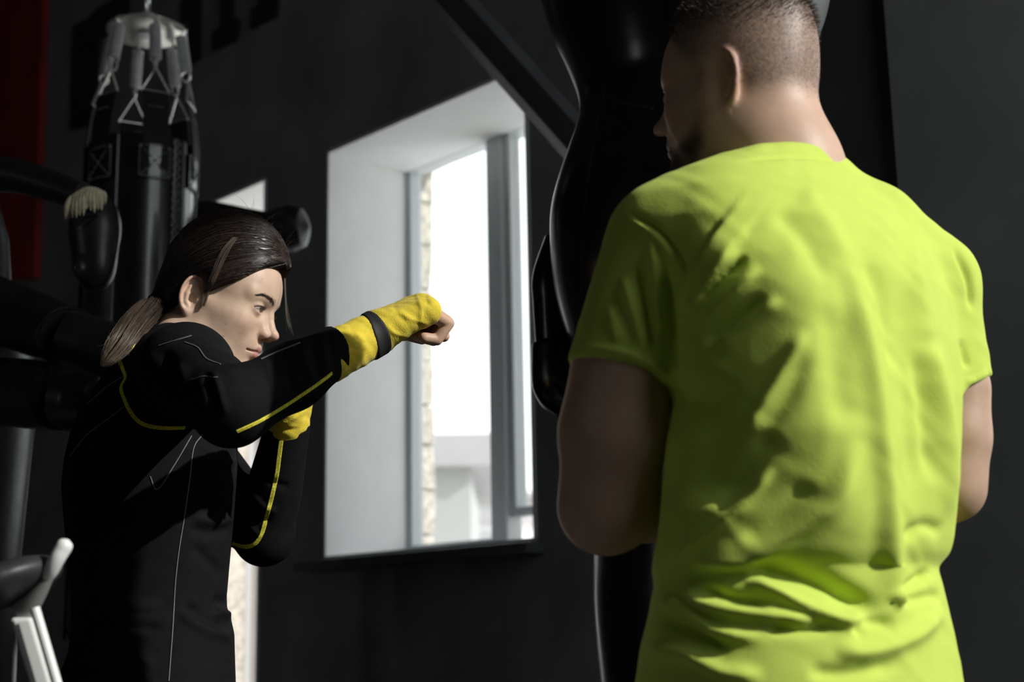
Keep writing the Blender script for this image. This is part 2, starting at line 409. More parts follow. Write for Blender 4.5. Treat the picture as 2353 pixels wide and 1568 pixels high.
# window in the back wall
win = thing('window_1', W(SW/2, Z0, 0.36), None, None); win['kind'] = 'structure'
o0, o1 = 0.33, 0.40
sa = whit(938, 800, o0)[0]; sb = whit(1124, 800, o0)[0]; sc_ = whit(1160, 800, o0)[0]
zt = whit(1000, 368, o0)[1]; zb = whit(1000, 1248, o0)[1]
b = MB(); wbox(b, 0.012, sa-0.03, Z0+0.012, Z1-0.012, o0, o1); wbox(b, sa-0.03, SW-0.012, zt+0.03, Z1-0.012, o0, o1); wbox(b, sa-0.03, SW-0.012, Z0+0.012, zb-0.03, o0, o1); wbox(b, sb+0.012, sc_-0.006, zb-0.03, zt+0.03, o0, o1); wbox(b, SW-0.05, SW-0.012, zb-0.03, zt+0.03, o0, o1)
b.build('window_frame', m_upvc, win, bevel=0.006)
for q0, q1, zz in ((sa-0.03, sb+0.012, zb-0.03), (sc_-0.006, SW-0.05, zb+0.06)):
    f = 0.03; b = MB(); oo0, oo1 = o0+0.012, o1-0.005
    wbox(b, q0, q0+f, zz, zt+0.03, oo0, oo1); wbox(b, q1-f, q1, zz, zt+0.03, oo0, oo1); wbox(b, q0+f, q1-f, zt+0.03-f, zt+0.03, oo0, oo1); wbox(b, q0+f, q1-f, zz, zz+f, oo0, oo1)
    sash = b.build('sash', m_upvc, win, bevel=0.005)
    b = MB(); wbox(b, q0+f, q1-f, zz+f, zt+0.03-f, 0.365, 0.372); b.build('pane', m_glass, sash)
# outer masonry with rough stone jambs
so0 = whit(1003, 700, 0.62)[0]; zo1 = whit(1060, 372, 0.62)[1]
b = MB(); wbox(b, S0, SD0-0.03, 0, CEIL, T, 0.60); wbox(b, SD0-0.03, SD1+0.01, Z1+0.02, CEIL, T, 0.60); wbox(b, SD1+0.01, so0-0.05, 0, CEIL, T, 0.6); wbox(b, so0-0.05, SW+0.1, 0, Z0, T, 0.6); wbox(b, so0-0.05, SW+0.1, zo1+0.04, CEIL, T, 0.6); wbox(b, SW+0.1, J0-.02, 0, CEIL, T, 0.6); wbox(b, J0-.02, J1+.02, 0, Z0-.02, T, 0.6); wbox(b, J0-.02, J1+.02, Z1+.02, CEIL, T, 0.6); wbox(b, J1+.02, E0-.02, 0, CEIL, T, 0.6); wbox(b, E0-.02, E1+.02, 0, EZ0-.02, T, 0.6); wbox(b, E0-.02, E1+.02, EZ1+.02, CEIL, T, 0.6); wbox(b, E1+.02, S1+0.3, 0, CEIL, T, 0.6)
wbox(b, SW+0.14, SW+0.4, 0, CEIL, 0.6, 0.92)  # unseen pilaster, added to keep the sun off the window lining
outer = b.build('wall_outer', m_stone, kind='structure')
z = Z0; rr = random.Random(3)
def stone(s0, s1, z0, z1, o0, o1):
    V = []
    for i in (0, 1):
        for j in (0, 1):
            for k in (0, 1):
                V.append(W((s0, s1)[i]+rr.uniform(-.008, .008), (z0, z1)[j]+rr.uniform(-.004, .004), (o0, o1)[k]+rr.uniform(-.006, .006)))
    b = MB(); b.add(V, [(0, 1, 3, 2), (4, 6, 7, 5), (0, 4, 5, 1), (2, 3, 7, 6), (0, 2, 6, 4), (1, 5, 7, 3)])
    b.build('stone', m_stone, outer, bevel=0.008)
while z < zo1+0.02:
    hh = rr.uniform(0.09, 0.17); stone(so0-0.06, so0+rr.uniform(-0.006, 0.012), z, min(z+hh, zo1+0.03), 0.405, 0.605); z += hh+0.004
s = so0
while s < SW+0.08:
    ww = rr.uniform(0.12, 0.2); stone(s, min(s+ww, SW+0.1), zo1+rr.uniform(-0.012, 0.006), zo1+0.05, 0.405, 0.605); s += ww+0.004
# white door leaf, opened outwards beyond the boxer
dr = thing('door_1', W(SD0, 0, 0.4), None, None); dr['kind'] = 'structure'
b = MB(); f = 0.035; q0, q1 = SD0+0.014, SD1-0.012
wbox(b, q0, q0+f, 0.0, Z1-0.014, 0.33, 0.40); wbox(b, q1-f*.3, q1, 0.0, Z1-0.014, 0.33, 0.40); wbox(b, q0+f, q1-f, Z1-0.05, Z1-0.014, 0.33, 0.40)
b.build('door_frame', m_upvc, dr, bevel=0.005)
b = MB(); wbox(b, SD0-0.02, SD0+0.03, 0.02, Z1-0.06, 0.62, 1.5); leaf = b.build('door_leaf', m_plaster, dr, bevel=0.004)
b = MB(); hp = W(SD0+0.03, 1.08, 1.42)
b.tube([hp, hp-WU*0.05, hp-WU*0.055-WN*0.12], 0.009); b.build('door_handle', mat('handle_metal', (0.5, 0.5, 0.5), 0.3, 1.0), leaf, smooth=True)

# painted things on the back wall
def wallpoly(pts, o, th, name, m, **kw):
    q = [whit(x, y, o) for x, y in pts]; n = len(q)
    V = [W(s, z, o) for s, z in q]+[W(s, z, o-th) for s, z in q]
    Fc = [tuple(range(n)), tuple(range(2*n-1, n-1, -1))]+[(i, i+n, (i+1) % n+n, (i+1) % n) for i in range(n)]
    return obj(name, V, Fc, m, smooth=False, **kw)
wallpoly([(-260, -160), (118, -160), (92, 640), (-260, 655)], -0.002, 0.03, 'wall_panel', m_red, label='dark red panel high on the black wall', cat='panel')
wallpoly([(1800, -900), (2020, -900), (2150, 1700), (1800, 1700)], -0.002, 0.03, 'wall_panel', m_dark, label='matte black panel on the wall behind the man in yellow', cat='panel')
lets = [[(172, 60), (205, 44), (228, 20), (300, -20), (300, 60), (232, 90), (222, 285), (165, 300)],
        [(420, 20), (438, -60), (466, -60), (464, 135), (436, 148), (438, 50), (420, 52)],
        [(510, -60), (541, -60), (540, 40), (556, 50), (550, 92), (492, 118), (494, 76), (511, 60)],
        [(596, -60), (646, -60), (642, 38), (580, 68), (582, 20), (597, 14)]]
for l, lb in zip(lets, ('large black letter shape on the dark wall left of the bag chain', 'narrow black letter stroke on the wall right of the steel bag plate', 'black letter stroke with a wide foot, between two others on the dark wall', 'short black letter stroke with a slanted foot, last of the wall lettering')):
    wallpoly(l, -0.002, 0.012, 'painted_letter', m_letter, label=lb, cat='letter', group='black letters on the wall')

m_pil = mat('pillar_grey', (0.27, 0.273, 0.285), 0.65, noise=0.15, nscale=3, bump=0.1)
sp0 = whit(2086, 300)[0]; b = MB(); wbox(b, sp0, 2.75, 0, CEIL, -0.06, -0.001); b.build('trim_5', m_pil, kind='structure')
# diagonal steel strut and post of the bag rack
def at(px, py, Y): return P(px, py, Y)
rk = thing('bag_rack', (*at(1560, 900, 3.35)[:2], 0), 'black square steel rack with a diagonal brace crossing the window corner', 'rack')
a, c = at(960, -70, 3.35), at(1600, 655, 3.2)
dirv = (c-a)/np.linalg.norm(c-a); side = np.cross(dirv, [0, 1.0, 0]); side /= np.linalg.norm(side); dep = np.cross(side, dirv)
b = MB(); b.box((a+c)/2, dirv*np.linalg.norm(c-a)/2, side*0.028, dep*0.045); b.build('brace', m_steel, rk, bevel=0.004)
b = MB(); b.box((a+c)/2+side*(0.028+0.022)*(-1 if side[2] < 0 else 1)+np.array([0, 0.05, 0]), dirv*np.linalg.norm(c-a)/2, side*0.02, dep*0.03)
b.build('flange', mat('steel_grey', (0.12, 0.125, 0.135), 0.5, noise=0.2, nscale=9), rk, bevel=0.004)
b = MB(); pp = at(1560, 600, 3.25); b.box((pp[0], pp[1], CEIL/2), (0.05, 0, 0), (0, 0.05, 0), (0, 0, CEIL/2)); b.build('post', m_steel, rk, bevel=0.004)

# ------------------------------------------------------------------ outside
m_ground = mat('street', (0.72, 0.71, 0.69), 0.9, noise=0.2, nscale=0.4)
b = MB(); b.box(WN*62+np.array([0, 0, -0.3]), WU*90, WN*57, UP*0.1); b.build('ground', m_ground, kind='structure')
m_bw = mat('render_white', (0.78, 0.77, 0.75), 0.9, noise=0.06, nscale=0.6); m_bg = mat('render_grey', (0.50, 0.49, 0.47), 0.9, noise=0.1, nscale=0.6)
m_roof = mat('roof_grey', (0.34, 0.33, 0.33), 0.8, noise=0.1, nscale=1); m_bwin = mat('far_glass', (0.12, 0.14, 0.16), 0.15)
def house(px, Y, wd, h, d, m, label, gable=True, cols=3, rows=2):
    c = at(px, 1240, Y); c[2] = -0.2
    t = thing('house', c, label, 'building', 'buildings seen through the window')
    b = MB(); b.box(c+UP*h/2, (wd/2, 0, 0), (0, d/2, 0), UP*h/2); b.build('walls', m, t)
    b = MB()
    if gable:
        x0, x1, y0, y1, z0 = c[0]-wd/2-.3, c[0]+wd/2+.3, c[1]-d/2-.3, c[1]+d/2+.3, c[2]+h
        zr = z0+wd*0.22
        b.add([(x0, y0, z0), (x1, y0, z0), (x1, y1, z0), (x0, y1, z0), (c[0], y0, zr), (c[0], y1, zr)], [(0, 1, 4), (1, 2, 5, 4), (2, 3, 5), (3, 0, 4, 5), (3, 2, 1, 0)])
    else: b.box(c+UP*(h+.15), (wd/2+.2, 0, 0), (0, d/2+.2, 0), UP*.15)
    b.build('roof', m_roof, t)
    for i in range(cols):
        for j in range(rows):
            b = MB(); wc = np.array([c[0]+wd*((i+.5)/cols-.5), c[1]-d/2, c[2]+h*((j+.55)/rows)])
            b.box(wc, (wd/cols*.22, 0, 0), (0, .06, 0), UP*h/rows*.25); b.build('window', m_bwin, t)
house(1088, 42, 3.6, 4.9, 5, m_bg, 'grey gabled house beyond the window, tallest in view')
house(1052, 32, 2.4, 3.1, 2.5, m_bw, 'low white house with a flat roof beyond the window', False, 2, 2)
house(1122, 36.5, 2.2, 3.9, 2.5, m_bw, 'narrow white house with a flat roof beyond the window', False, 2, 2)
house(1205, 50, 3.4, 4.1, 6, m_bg, 'grey house with a flat roof seen through the slim pane', False)
house(960, 60, 5.0, 6.6, 6, m_bw, 'wide white gabled house beyond the stone jamb')

# ================================================================== boxing bag, dummies, machine
m_leather = mat('leather_black', (0.016, 0.016, 0.018), 0.24, spec=0.8, coat=0.5, noise=0.3, nscale=25, bump=0.12, bscale=140, rvar=0.08)
m_web = mat('webbing_black', (0.010, 0.010, 0.011), 0.7, noise=0.2, nscale=60, bump=0.3, bscale=300)
m_chrome = mat('zinc_steel', (0.85, 0.86, 0.80), 0.30, 0.6, noise=0.2, nscale=30, rvar=0.1)
m_spring = mat('spring_steel', (0.75, 0.75, 0.77), 0.4, 0.25, noise=0.15, nscale=40)
m_thread = mat('thread_grey', (0.36, 0.36, 0.37), 0.7, noise=0.15, nscale=80)
m_pipe = mat('piping_black', (0.014, 0.014, 0.016), 0.25, spec=0.7, noise=0.2, nscale=40)
BY = 3.6
bc = at(322, 480, BY); bx, by = bc[0], bc[1]; BR = 0.139
ztop = at(322, 312, BY-0.1)[2]; zbot = 0.95
bag = thing('boxing_bag', (bx, by, zbot), 'black leather boxing bag hanging from springs on a round steel plate', 'punching bag')
prof = [(0.001, ztop-0.03), (0.10, ztop-0.028), (0.125, ztop-0.018), (0.133, ztop), (BR, ztop-0.004), (BR+0.001, ztop-0.1)]
for i in range(12): prof.append((BR+0.002+0.002*math.sin(i*1.9), ztop-0.1-(ztop-zbot-0.16)*(i+1)/12))
prof += [(BR-0.01, zbot+0.02), (0.09, zbot), (0.001, zbot)]
b = MB(); b.lathe(prof, (bx, by, 0), 64); bagbody = b.build('bag_body', m_leather, bag, smooth=True)
for q in range(6):                              # vertical seams with piping
    a = math.radians(-100+60*q); d = np.array([math.cos(a), math.sin(a), 0])
    b = MB(); b.tube([np.array([bx, by, 0])+d*(BR+0.004)+UP*z for z in np.linspace(ztop-0.01, zbot+0.03, 14)], 0.004, 6); b.build('piping', m_pipe, bagbody, smooth=True)
b = MB()                                       # laced side opening
aL = math.radians(-38)
for i in range(26):
    z = ztop-0.02-i*0.022; p = []
    for da, dz in ((-.07, 0), (0.0, .011), (.07, 0), (0.0, -.011)):
        a = aL+da; p.append(np.array([bx+(BR+0.006)*math.cos(a), by+(BR+0.006)*math.sin(a), z+dz]))
    b.tube(p, 0.0022, 5, closed=True)
b.build('lacing', m_thread, bagbody, smooth=True, kind='stuff')
zpl = at(320, 72, BY)[2]; PR = 0.107
b = MB(); b.lathe([(0.02, 0.004), (PR-0.004, 0.004), (PR, 0.002), (PR, -0.004), (PR-0.004, -0.006), (0.02, -0.006)], (bx, by, zpl), 48); plate = b.build('plate', m_chrome, bag, smooth=True)
b = MB(); b.lathe([(0.001, 0.01), (0.022, 0.008), (0.026, 0), (0.022, -0.016), (0.001, -0.018)], (bx, by, zpl), 24); b.build('swivel', m_spring, plate, smooth=True)
def ringpts(c, e1, e2, r, n=20, sq=1.0): return [c+r*(math.cos(2*math.pi*k/n)*e1+sq*math.sin(2*math.pi*k/n)*e2) for k in range(n)]
EX, EY = np.array([1.0, 0, 0]), np.array([0, 1.0, 0])
b = MB(); b.tube(ringpts(np.array([bx, by, zpl+0.032]), EX, UP, 0.022), 0.0055, 8, closed=True); b.build('ring', m_chrome, bag, smooth=True)
zc = zpl+0.032; k = 0
while zc < CEIL-0.08:
    zc += 0.048; e = (EY, EX)[k % 2]; b = MB(); b.tube(ringpts(np.array([bx, by, zc]), e, UP, 0.014, 14, 2.2), 0.0042, 6, closed=True); b.build('chain_link', m_chrome, bag, smooth=True); k += 1
b = MB(); b.tube([(bx, by, zc), (bx, by, CEIL)], 0.008); b.build('ceiling_hook', m_chrome, bag, smooth=True)
for q in range(6):
    a = math.radians(-122+60*q); d = np.array([math.cos(a), math.sin(a), 0]); tng = np.array([-math.sin(a), math.cos(a), 0]); C0 = np.array([bx, by, 0])
    top = C0+d*(PR-0.012)+UP*(zpl-0.002); sp0 = top-UP*0.018; sp1 = C0+d*(PR+0.004)+UP*(zpl-0.122)
    b = MB(); n = 16*9; ax = (sp1-sp0); e1 = np.cross(ax, tng); e1 /= np.linalg.norm(e1)
    b.tube([sp0+ax*i/n+0.0125*(math.cos(i*2*math.pi/9)*e1+math.sin(i*2*math.pi/9)*tng) for i in range(n+1)], 0.0042, 5); sp = b.build('spring', m_spring, bag, smooth=True)
    b = MB(); b.tube([top+UP*0.01, top+d*0.012, top-UP*0.012, sp0], 0.004, 6); b.build('hook', m_chrome, sp, smooth=True)
    zz = at(322, 248, BY)[2]; apex = C0+d*(PR+0.012)+UP*(zpl-0.150)
    b = MB(); b.tube(ringpts(sp1-UP*0.012, d, UP, 0.012, 12, 1.3), 0.0035, 6, closed=True); b.build('hook', m_chrome, sp, smooth=True)
    l = C0+d*(BR-0.012)+UP*zz
    b = MB(); b.tube([apex, l+tng*0.037, l-tng*0.037], 0.0042, 7, closed=True); b.build('strap_ring', m_chrome, bag, smooth=True)
    b = MB(); r0 = BR+0.006; sw = 0.033
    path = [(BR-0.012, zz), (BR+0.001, zz-0.07), (r0, ztop+0.0), (r0+0.001, ztop-0.10)]
    V = []
    for rr_, z_ in path:
        for sgn in (-1, 1):
            for o_ in (0, 0.004): V.append(C0+d*(rr_+o_-0.003)+tng*sw*sgn+UP*z_)
    Fc = []
    for i in range(3):
        k0, k1 = i*4, i*4+4
        Fc += [(k0+1, k0+3, k1+3, k1+1), (k0, k1, k1+2, k0+2), (k0, k0+1, k1+1, k1), (k0+2, k1+2, k1+3, k0+3)]
    Fc += [(0, 2, 3, 1), (12, 13, 15, 14)]
    b.add(V, Fc); st = b.build('strap', m_web, bag)
    # leather patch with a stitched cross
    pz0, pz1 = ztop-0.035, ztop-0.125; b = MB(); pw = 0.042
    V = []
    for i in range(7):
        aa = a+(i-3)/3*pw/BR; dd = np.array([math.cos(aa), math.sin(aa), 0])
        for z_ in (pz0, pz1):
            for o_ in (0.002, 0.0085): V.append(C0+dd*(BR+o_)+UP*z_)
    Fc = []
    for i in range(6):
        k0, k1 = i*4, i*4+4; Fc += [(k0+1, k0+3, k1+3, k1+1), (k0, k0+1, k1+1, k1), (k0+2, k1+2, k1+3, k0+3)]
    Fc += [(0, 2, 3, 1), (24, 25, 27, 26)]
    b.add(V, Fc); pt = b.build('patch', m_leather, st)
    b = MB()
    def onp(u_, v_): aa = a+u_*pw*.88/BR; return C0+np.array([math.cos(aa), math.sin(aa), 0])*(BR+0.0092)+UP*(pz0+(pz1-pz0)*(0.5+0.46*v_))
    for l0, l1 in (((-1, -1), (1, -1)), ((1, -1), (1, 1)), ((1, 1), (-1, 1)), ((-1, 1), (-1, -1)), ((-1, -1), (1, 1)), ((1, -1), (-1, 1))):
        for i in range(7):
            f0, f1 = i/7, (i+.72)/7; g = lambda f_: onp(l0[0]+(l1[0]-l0[0])*f_, l0[1]+(l1[1]-l0[1])*f_)
            b.tube([g(f0), g(f1)], 0.0014, 4)
    for i in range(5):
        u0 = -0.6+i*0.26; p0 = C0+d*(r0+0.0035)+tng*sw*u0+UP*(zz-0.045); b.tube([p0-d*0.008, p0+tng*sw*0.16-d*0.008], 0.0015, 4)
    b.build('stitching', m_thread, st, kind='stuff')

# big body-shaped bag behind the man
DY = 2.38
m_dummy = mat('dummy_leather', (0.006, 0.006, 0.007), 0.22, spec=0.6, noise=0.25, nscale=14, bump=0.10, bscale=40, rvar=0.07)
dc = at(1602, 600, DY); 
def hw(px, py): return abs((at(px, py, DY)-at(1602, py, DY))@EX)
rows = [(1210, -230), (1235, -120), (1262, -30), (1285, 60), (1318, 140), (1342, 215), (1340, 270), (1318, 330), (1290, 400), (1268, 470), (1261, 540), (1263, 640), (1280, 740), (1308, 850), (1325, 950), (1332, 1060), (1334, 1160), (1330, 1260), (1322, 1370), (1324, 1470), (1330, 1568), (1336, 1700), (1345, 1900)]
prof = [(hw(x, y)*0.985, at(x, y, DY)[2]) for x, y in rows]
headtop = prof[0][1]+0.28
prof = [(0.001, headtop), (0.12, headtop-0.02), (0.2, headtop-0.09), (0.245, headtop-0.18)]+prof
prof += [(prof[-1][0], 0.14), (prof[-1][0]+0.02, 0.12), (0.30, 0.10), (0.31, 0.02), (0.29, 0.0), (0.001, 0.0)]
pz = np.array(prof); 
dm = thing('training_dummy', (dc[0], dc[1], 0), 'glossy black body-shaped training dummy standing behind the man in yellow', 'dummy')
sp_ = spline([np.array(p) for p in prof[:-6]], 4)
b = MB(); b.lathe([tuple(x) for x in sp_][:]+prof[-6:], (dc[0], dc[1], 0), 72)
dbody = b.build('torso', m_dummy, dm, smooth=True)
dV = np.array(b.v); dtree = BVHTree.FromPolygons(b.v, b.f)
b = MB()
ribbon(b, dtree, [(1392, 160), (1384, 215), (1368, 300), (1350, 400), (1340, 500), (1337, 640), (1345, 760), (1362, 900)], 0.004, 0.002)
ribbon(b, dtree, [(1300, 40), (1400, 215), (1500, 250)], 0.003, 0.0015)
b.build('seam', m_pipe, dbody, smooth=True)
# sheen on the dummy's head and shoulder, put in as a light grey strip
m_side = mat('sheen_grey', (0.42, 0.43, 0.41), 0.4, noise=0.06, nscale=20)
pts_ = [x for x in sp_ if x[1] < headtop-0.1 and x[1] > at(1340, 420, DY)[2]]; V = []; Fc = []; na_ = 14
for r_, z_ in pts_:
    for k_ in range(na_):
        a_ = math.radians(-50+58*k_/(na_-1))
        for o_ in (0.0, 0.004): V.append((dc[0]+(r_+o_)*math.cos(a_), dc[1]+(r_+o_)*math.sin(a_), z_))
for i in range(len(pts_)-1):
    for k_ in range(na_-1):
        a0, a1, c0_, c1_ = (i*na_+k_)*2, (i*na_+k_+1)*2, ((i+1)*na_+k_)*2, ((i+1)*na_+k_+1)*2
        Fc.append((a0+1, a1+1, c1_+1, c0_+1))
    for k_ in (0, na_-1): a0, c0_ = (i*na_+k_)*2, ((i+1)*na_+k_)*2; Fc.append((a0, a0+1, c0_+1, c0_))
obj('side_sheen', V, Fc, m_side, dbody)
b = MB(); b.tube([(dc[0]+(r_+.005)*math.cos(math.radians(9)), dc[1]+(r_+.005)*math.sin(math.radians(9)), z_) for r_, z_ in pts_], 0.006, 8); b.build('piping', m_pipe, dbody, smooth=True)
for sg, ln in ((-1, [(1300, 560), (1272, 640), (1272, 700), (1276, 790)]), (1, [(1905, 560), (1932, 640), (1932, 700), (1928, 790)])):
    ya = DY+0.1
    pts = [at(x, y, ya) for x, y in ln]
    b = MB(); b.tube(spline(pts, 5), list(np.interp(np.linspace(0, 1, 16), [0, 1], [0.04, 0.036])), 20); arm = b.build('arm', m_dummy, dm, smooth=True)
    c1 = at(1276 if sg < 0 else 1928, 792, ya); c2 = at(1286 if sg < 0 else 1918, 880, ya); c3 = at(1318 if sg < 0 else 1886, 945, ya)
    b = MB(); b.tube(spline([c1+UP*0.01, c1-UP*0.01, (c1+c2)/2, c2, (c2+c3)/2, c3, c3+(c3-c2)*0.3], 4), list(np.interp(np.linspace(0, 6, 25), [0, .5, 1, 2, 3, 4, 5, 6], [0.03, 0.042, 0.043, 0.047, 0.05, 0.046, 0.03, 0.004])), 20); b.build('mitt', m_dummy, arm, smooth=True)

# jointed dummy at the left with padded arms
m_limb = mat('limb_vinyl', (0.022, 0.022, 0.024), 0.36, spec=0.5, noise=0.3, nscale=18, bump=0.25, bscale=60, rvar=0.1)
LY = 2.75
ld = thing('sparring_dummy', (*at(-118, 1200, LY+.3)[:2], 0), 'black padded sparring dummy with thick outstretched arms beside the boxing bag', 'dummy')
c0 = at(-118, 1200, LY+.3); zs = at(-118, 560, LY)[2]
b = MB(); b.lathe([(0.001, zs+0.22), (0.06, zs+0.2), (0.09, zs+0.1), (0.1, zs), (0.15, zs-0.08), (0.165, zs-0.3), (0.15, zs-0.6), (0.155, 0.5), (0.16, 0.06), (0.2, 0.05), (0.2, 0.0), (0.001, 0)], (c0[0], c0[1], 0), 36); b.build('torso', m_limb, ld, smooth=True)
def limb(name, ln, rs, Y0, Y1, par):
    n = len(ln); pts = [at(x, y, Y0+(Y1-Y0)*i/(n-1)) for i, (x, y) in enumerate(ln)]
    b = MB(); q = spline(pts, 6); b.tube(q, list(np.interp(np.linspace(0, n-1, len(q)), range(n), rs)), 24); o = b.build(name, m_limb, par, smooth=True); return o, pts
arm, pts = limb('arm', [(-118, 668), (0, 715), (80, 745), (150, 772)], [0.07, 0.068, 0.064, 0.056], LY+.2, LY-.1, ld)
b = MB(); q = pts[-1]; dd = (pts[-1]-pts[-2]); dd /= np.linalg.norm(dd)
e1 = np.cross(dd, UP); e1 /= np.linalg.norm(e1); e2 = np.cross(e1, dd)
b.tube(ringpts(q, e1, e2, 0.055, 24), 0.004, 6, closed=True); b.build('piping', m_pipe, arm, smooth=True)
limb('forearm', [(150, 772), (200, 790), (260, 812), (300, 830), (318, 838)], [0.052, 0.055, 0.056, 0.048, 0.01], LY-.1, LY-.1, ld)
arm, pts = limb('arm', [(-118, 905), (0, 900), (70, 906), (140, 915)], [0.066, 0.068, 0.066, 0.058], LY+.2, LY-.25, ld)
b = MB()
ap = [at(x, y, LY-.02-.1*i) for i, (x, y) in enumerate([(-20, 828), (40, 829), (90, 834), (138, 840)])]; 
b.tube(spline(ap, 5), 0.004, 6); b.build('piping', m_pipe, arm, smooth=True)
limb('forearm', [(140, 915), (175, 922), (215, 930), (240, 936)], [0.05, 0.056, 0.05, 0.01], LY-.25, LY-.27, ld)
limb('arm', [(-118, 560), (-60, 420), (20, 402), (110, 425), (190, 452)], [0.05, 0.042, 0.038, 0.034, 0.030], LY+.25, LY+.1, ld)
mh = at(217, 560, LY+.1); ms = pxm(217, 560, LY+.1)
def f_mitt(p):
    q = p-mh.astype(np.float32)
    d = ell(q, (0, 0, 0.03), (0.054, 0.048, 0.08)); d = smin(d, ell(q, (0.004, 0, -0.05), (0.042, 0.038, 0.052)), 0.03)
    d = smin(d, ell(q, (-0.02, -0.03, -0.06), (0.014, 0.016, 0.022)), 0.012)
    return d
V, Q = sdf_mesh(f_mitt, mh-0.13, mh+0.13, 0.004); V = smooth_mesh(V, Q, 2)
mt = obj('mitt', V, Q, m_limb, ld); mtree = bvh(V, Q)
for l in ([(233, 432), (262, 470), (272, 540), (262, 600), (235, 655), (205, 670)], [(174, 530), (190, 505), (222, 494)], [(174, 530), (200, 515), (224, 496)], [(165, 615), (190, 615), (193, 640), (215, 652), (236, 652)]):
    b = MB(); ribbon(b, mtree, l, 0.0022, 0.0012); b.build('piping', m_pipe, mt, smooth=True, kind='stuff')
m_fringe = mat('cream_fringe', (0.85, 0.74, 0.52), 0.9, noise=0.2, nscale=120)
rr = random.Random(5)
for i in range(12):                             # cream tufts
    u_ = i/11; x0 = 166+u_*74; y0 = 452-16*math.sin(u_*3.0)-8*u_; x1 = 152+u_*92; y1 = 504-26*u_+rr.uniform(-7, 7)
    p0, _ = hit(mtree, x0, y0); 
    if p0 is None: p0 = at(x0, y0, LY+.06)
    p1, _ = hit(mtree, x1, y1)
    if p1 is None: p1 = at(x1, y1, LY+.07)
    b = MB(); mid = (p0+p1)/2-EY*0.012
    b.tube(spline([p0-EY*0.004, mid, p1-EY*0.006], 4), [0.003, 0.005, 0.006, 0.0065, 0.0062, 0.0056, 0.0048, 0.003, 0.0008], 7); b.build('tuft', m_fringe, mt, smooth=True)
# padded arm reaching out behind the boxer's head
pa = thing('punching_arm', (*at(430, 600, 3.25)[:2], 0), 'black padded punching arm with a round glove reaching past the boxing bag', 'punching arm')
pc = at(405, 600, 3.95)
b = MB(); b.box((pc[0], pc[1], 1.15), (0.04, 0, 0), (0, 0.04, 0), (0, 0, 1.15)); b.box((pc[0], pc[1], 0.02), (0.2, 0, 0), (0, 0.2, 0), (0, 0, 0.02)); b.build('stand', m_steel, pa, bevel=0.004)
pz_ = at(405, 520, 3.95)
limb('arm', [(405, 520), (480, 512), (560, 522), (620, 530)], [0.06, 0.062, 0.055, 0.05], 3.95, 3.8, pa)
limb('glove', [(612, 528), (640, 528), (670, 525), (695, 522), (712, 520)], [0.05, 0.062, 0.066, 0.055, 0.005], 3.8, 3.78, pa)

# white fitness machine, lower left
m_white = mat('powder_white', (0.78, 0.78, 0.76), 0.35, noise=0.03, nscale=10); m_pad = mat('pad_vinyl', (0.03, 0.03, 0.032), 0.5, noise=0.2, nscale=20, bump=0.1)
FY = 1.5
fm = thing('fitness_machine', (*at(90, 1568, FY)[:2], 0), 'white framed fitness machine with a dark padded seat beside the boxer', 'gym machine')
t0, t1 = at(58, 1420, FY), at(108, 1585, FY); dv = (t1-t0)/(t1[2]-t0[2]); fl = t0+dv*(0.03-t0[2])
b = MB(); ax = (fl-t0)/2; b.box((t0+fl)/2, ax, (0.0115, 0, 0), (0, 0.015, 0)); b.build('post', m_white, fm, bevel=0.004)
u0, u1 = at(80, 1398, FY-.03), at(128, 1562, FY-.03); dv = (u1-u0)/(u1[2]-u0[2]); fl2 = u0+dv*(0.03-u0[2])
b = MB(); b.tube([u0, u0+(fl2-u0)*.5, fl2], 0.0052, 12); b.build('tube', m_white, fm, smooth=True)
b = MB(); b.box((fl[0], fl[1], 0.025), (0.05, 0, 0), (0, 0.12, 0), (0, 0, 0.025)); b.build('foot', m_white, fm, bevel=0.01)
h_ = [at(55, 1400, FY), at(78, 1375, FY-.01), at(105, 1335, FY-.02), at(128, 1290, FY-.03), at(144, 1262, FY-.03), at(157, 1240, FY-.03)]
q = spline(h_[2:], 5); b = MB(); b.tube(q, list(np.interp(np.linspace(0, 3, len(q)), [0, .5, 1, 2, 2.3, 2.6, 2.85, 3], [0.005, 0.0082, 0.0082, 0.0088, 0.0088, 0.0078, 0.0055, 0.001])), 14); b.build('handle', m_white, fm, smooth=True)
q = spline(h_[:3]+[h_[3]], 5); b = MB(); b.tube(q[:12], list(np.linspace(0.0145, 0.006, 12)), 14); b.build('bracket', mat('grey_cast', (0.22, 0.22, 0.21), 0.5, noise=0.1), fm, smooth=True)
pc2 = at(10, 1345, FY); 
V, Q = sdf_mesh(lambda p: ell(p, pc2, (0.06, 0.07, 0.022), np.array([[.93, 0, .37], [0, 1, 0], [-.37, 0, .93]]).T), pc2-0.1, pc2+0.1, 0.004)
obj('seat', V, Q, m_pad, fm)

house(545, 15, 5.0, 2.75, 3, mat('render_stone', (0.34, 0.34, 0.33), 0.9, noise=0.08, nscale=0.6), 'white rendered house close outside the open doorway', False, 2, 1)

# ================================================================== people
def rotz(a): c, s = math.cos(a), math.sin(a); return np.array([[c, -s, 0], [s, c, 0], [0, 0, 1.0]])
def roty(a): c, s = math.cos(a), math.sin(a); return np.array([[c, 0, s], [0, 1, 0], [-s, 0, c]])
def rotx(a): c, s = math.cos(a), math.sin(a); return np.array([[1, 0, 0], [0, c, -s], [0, s, c]])

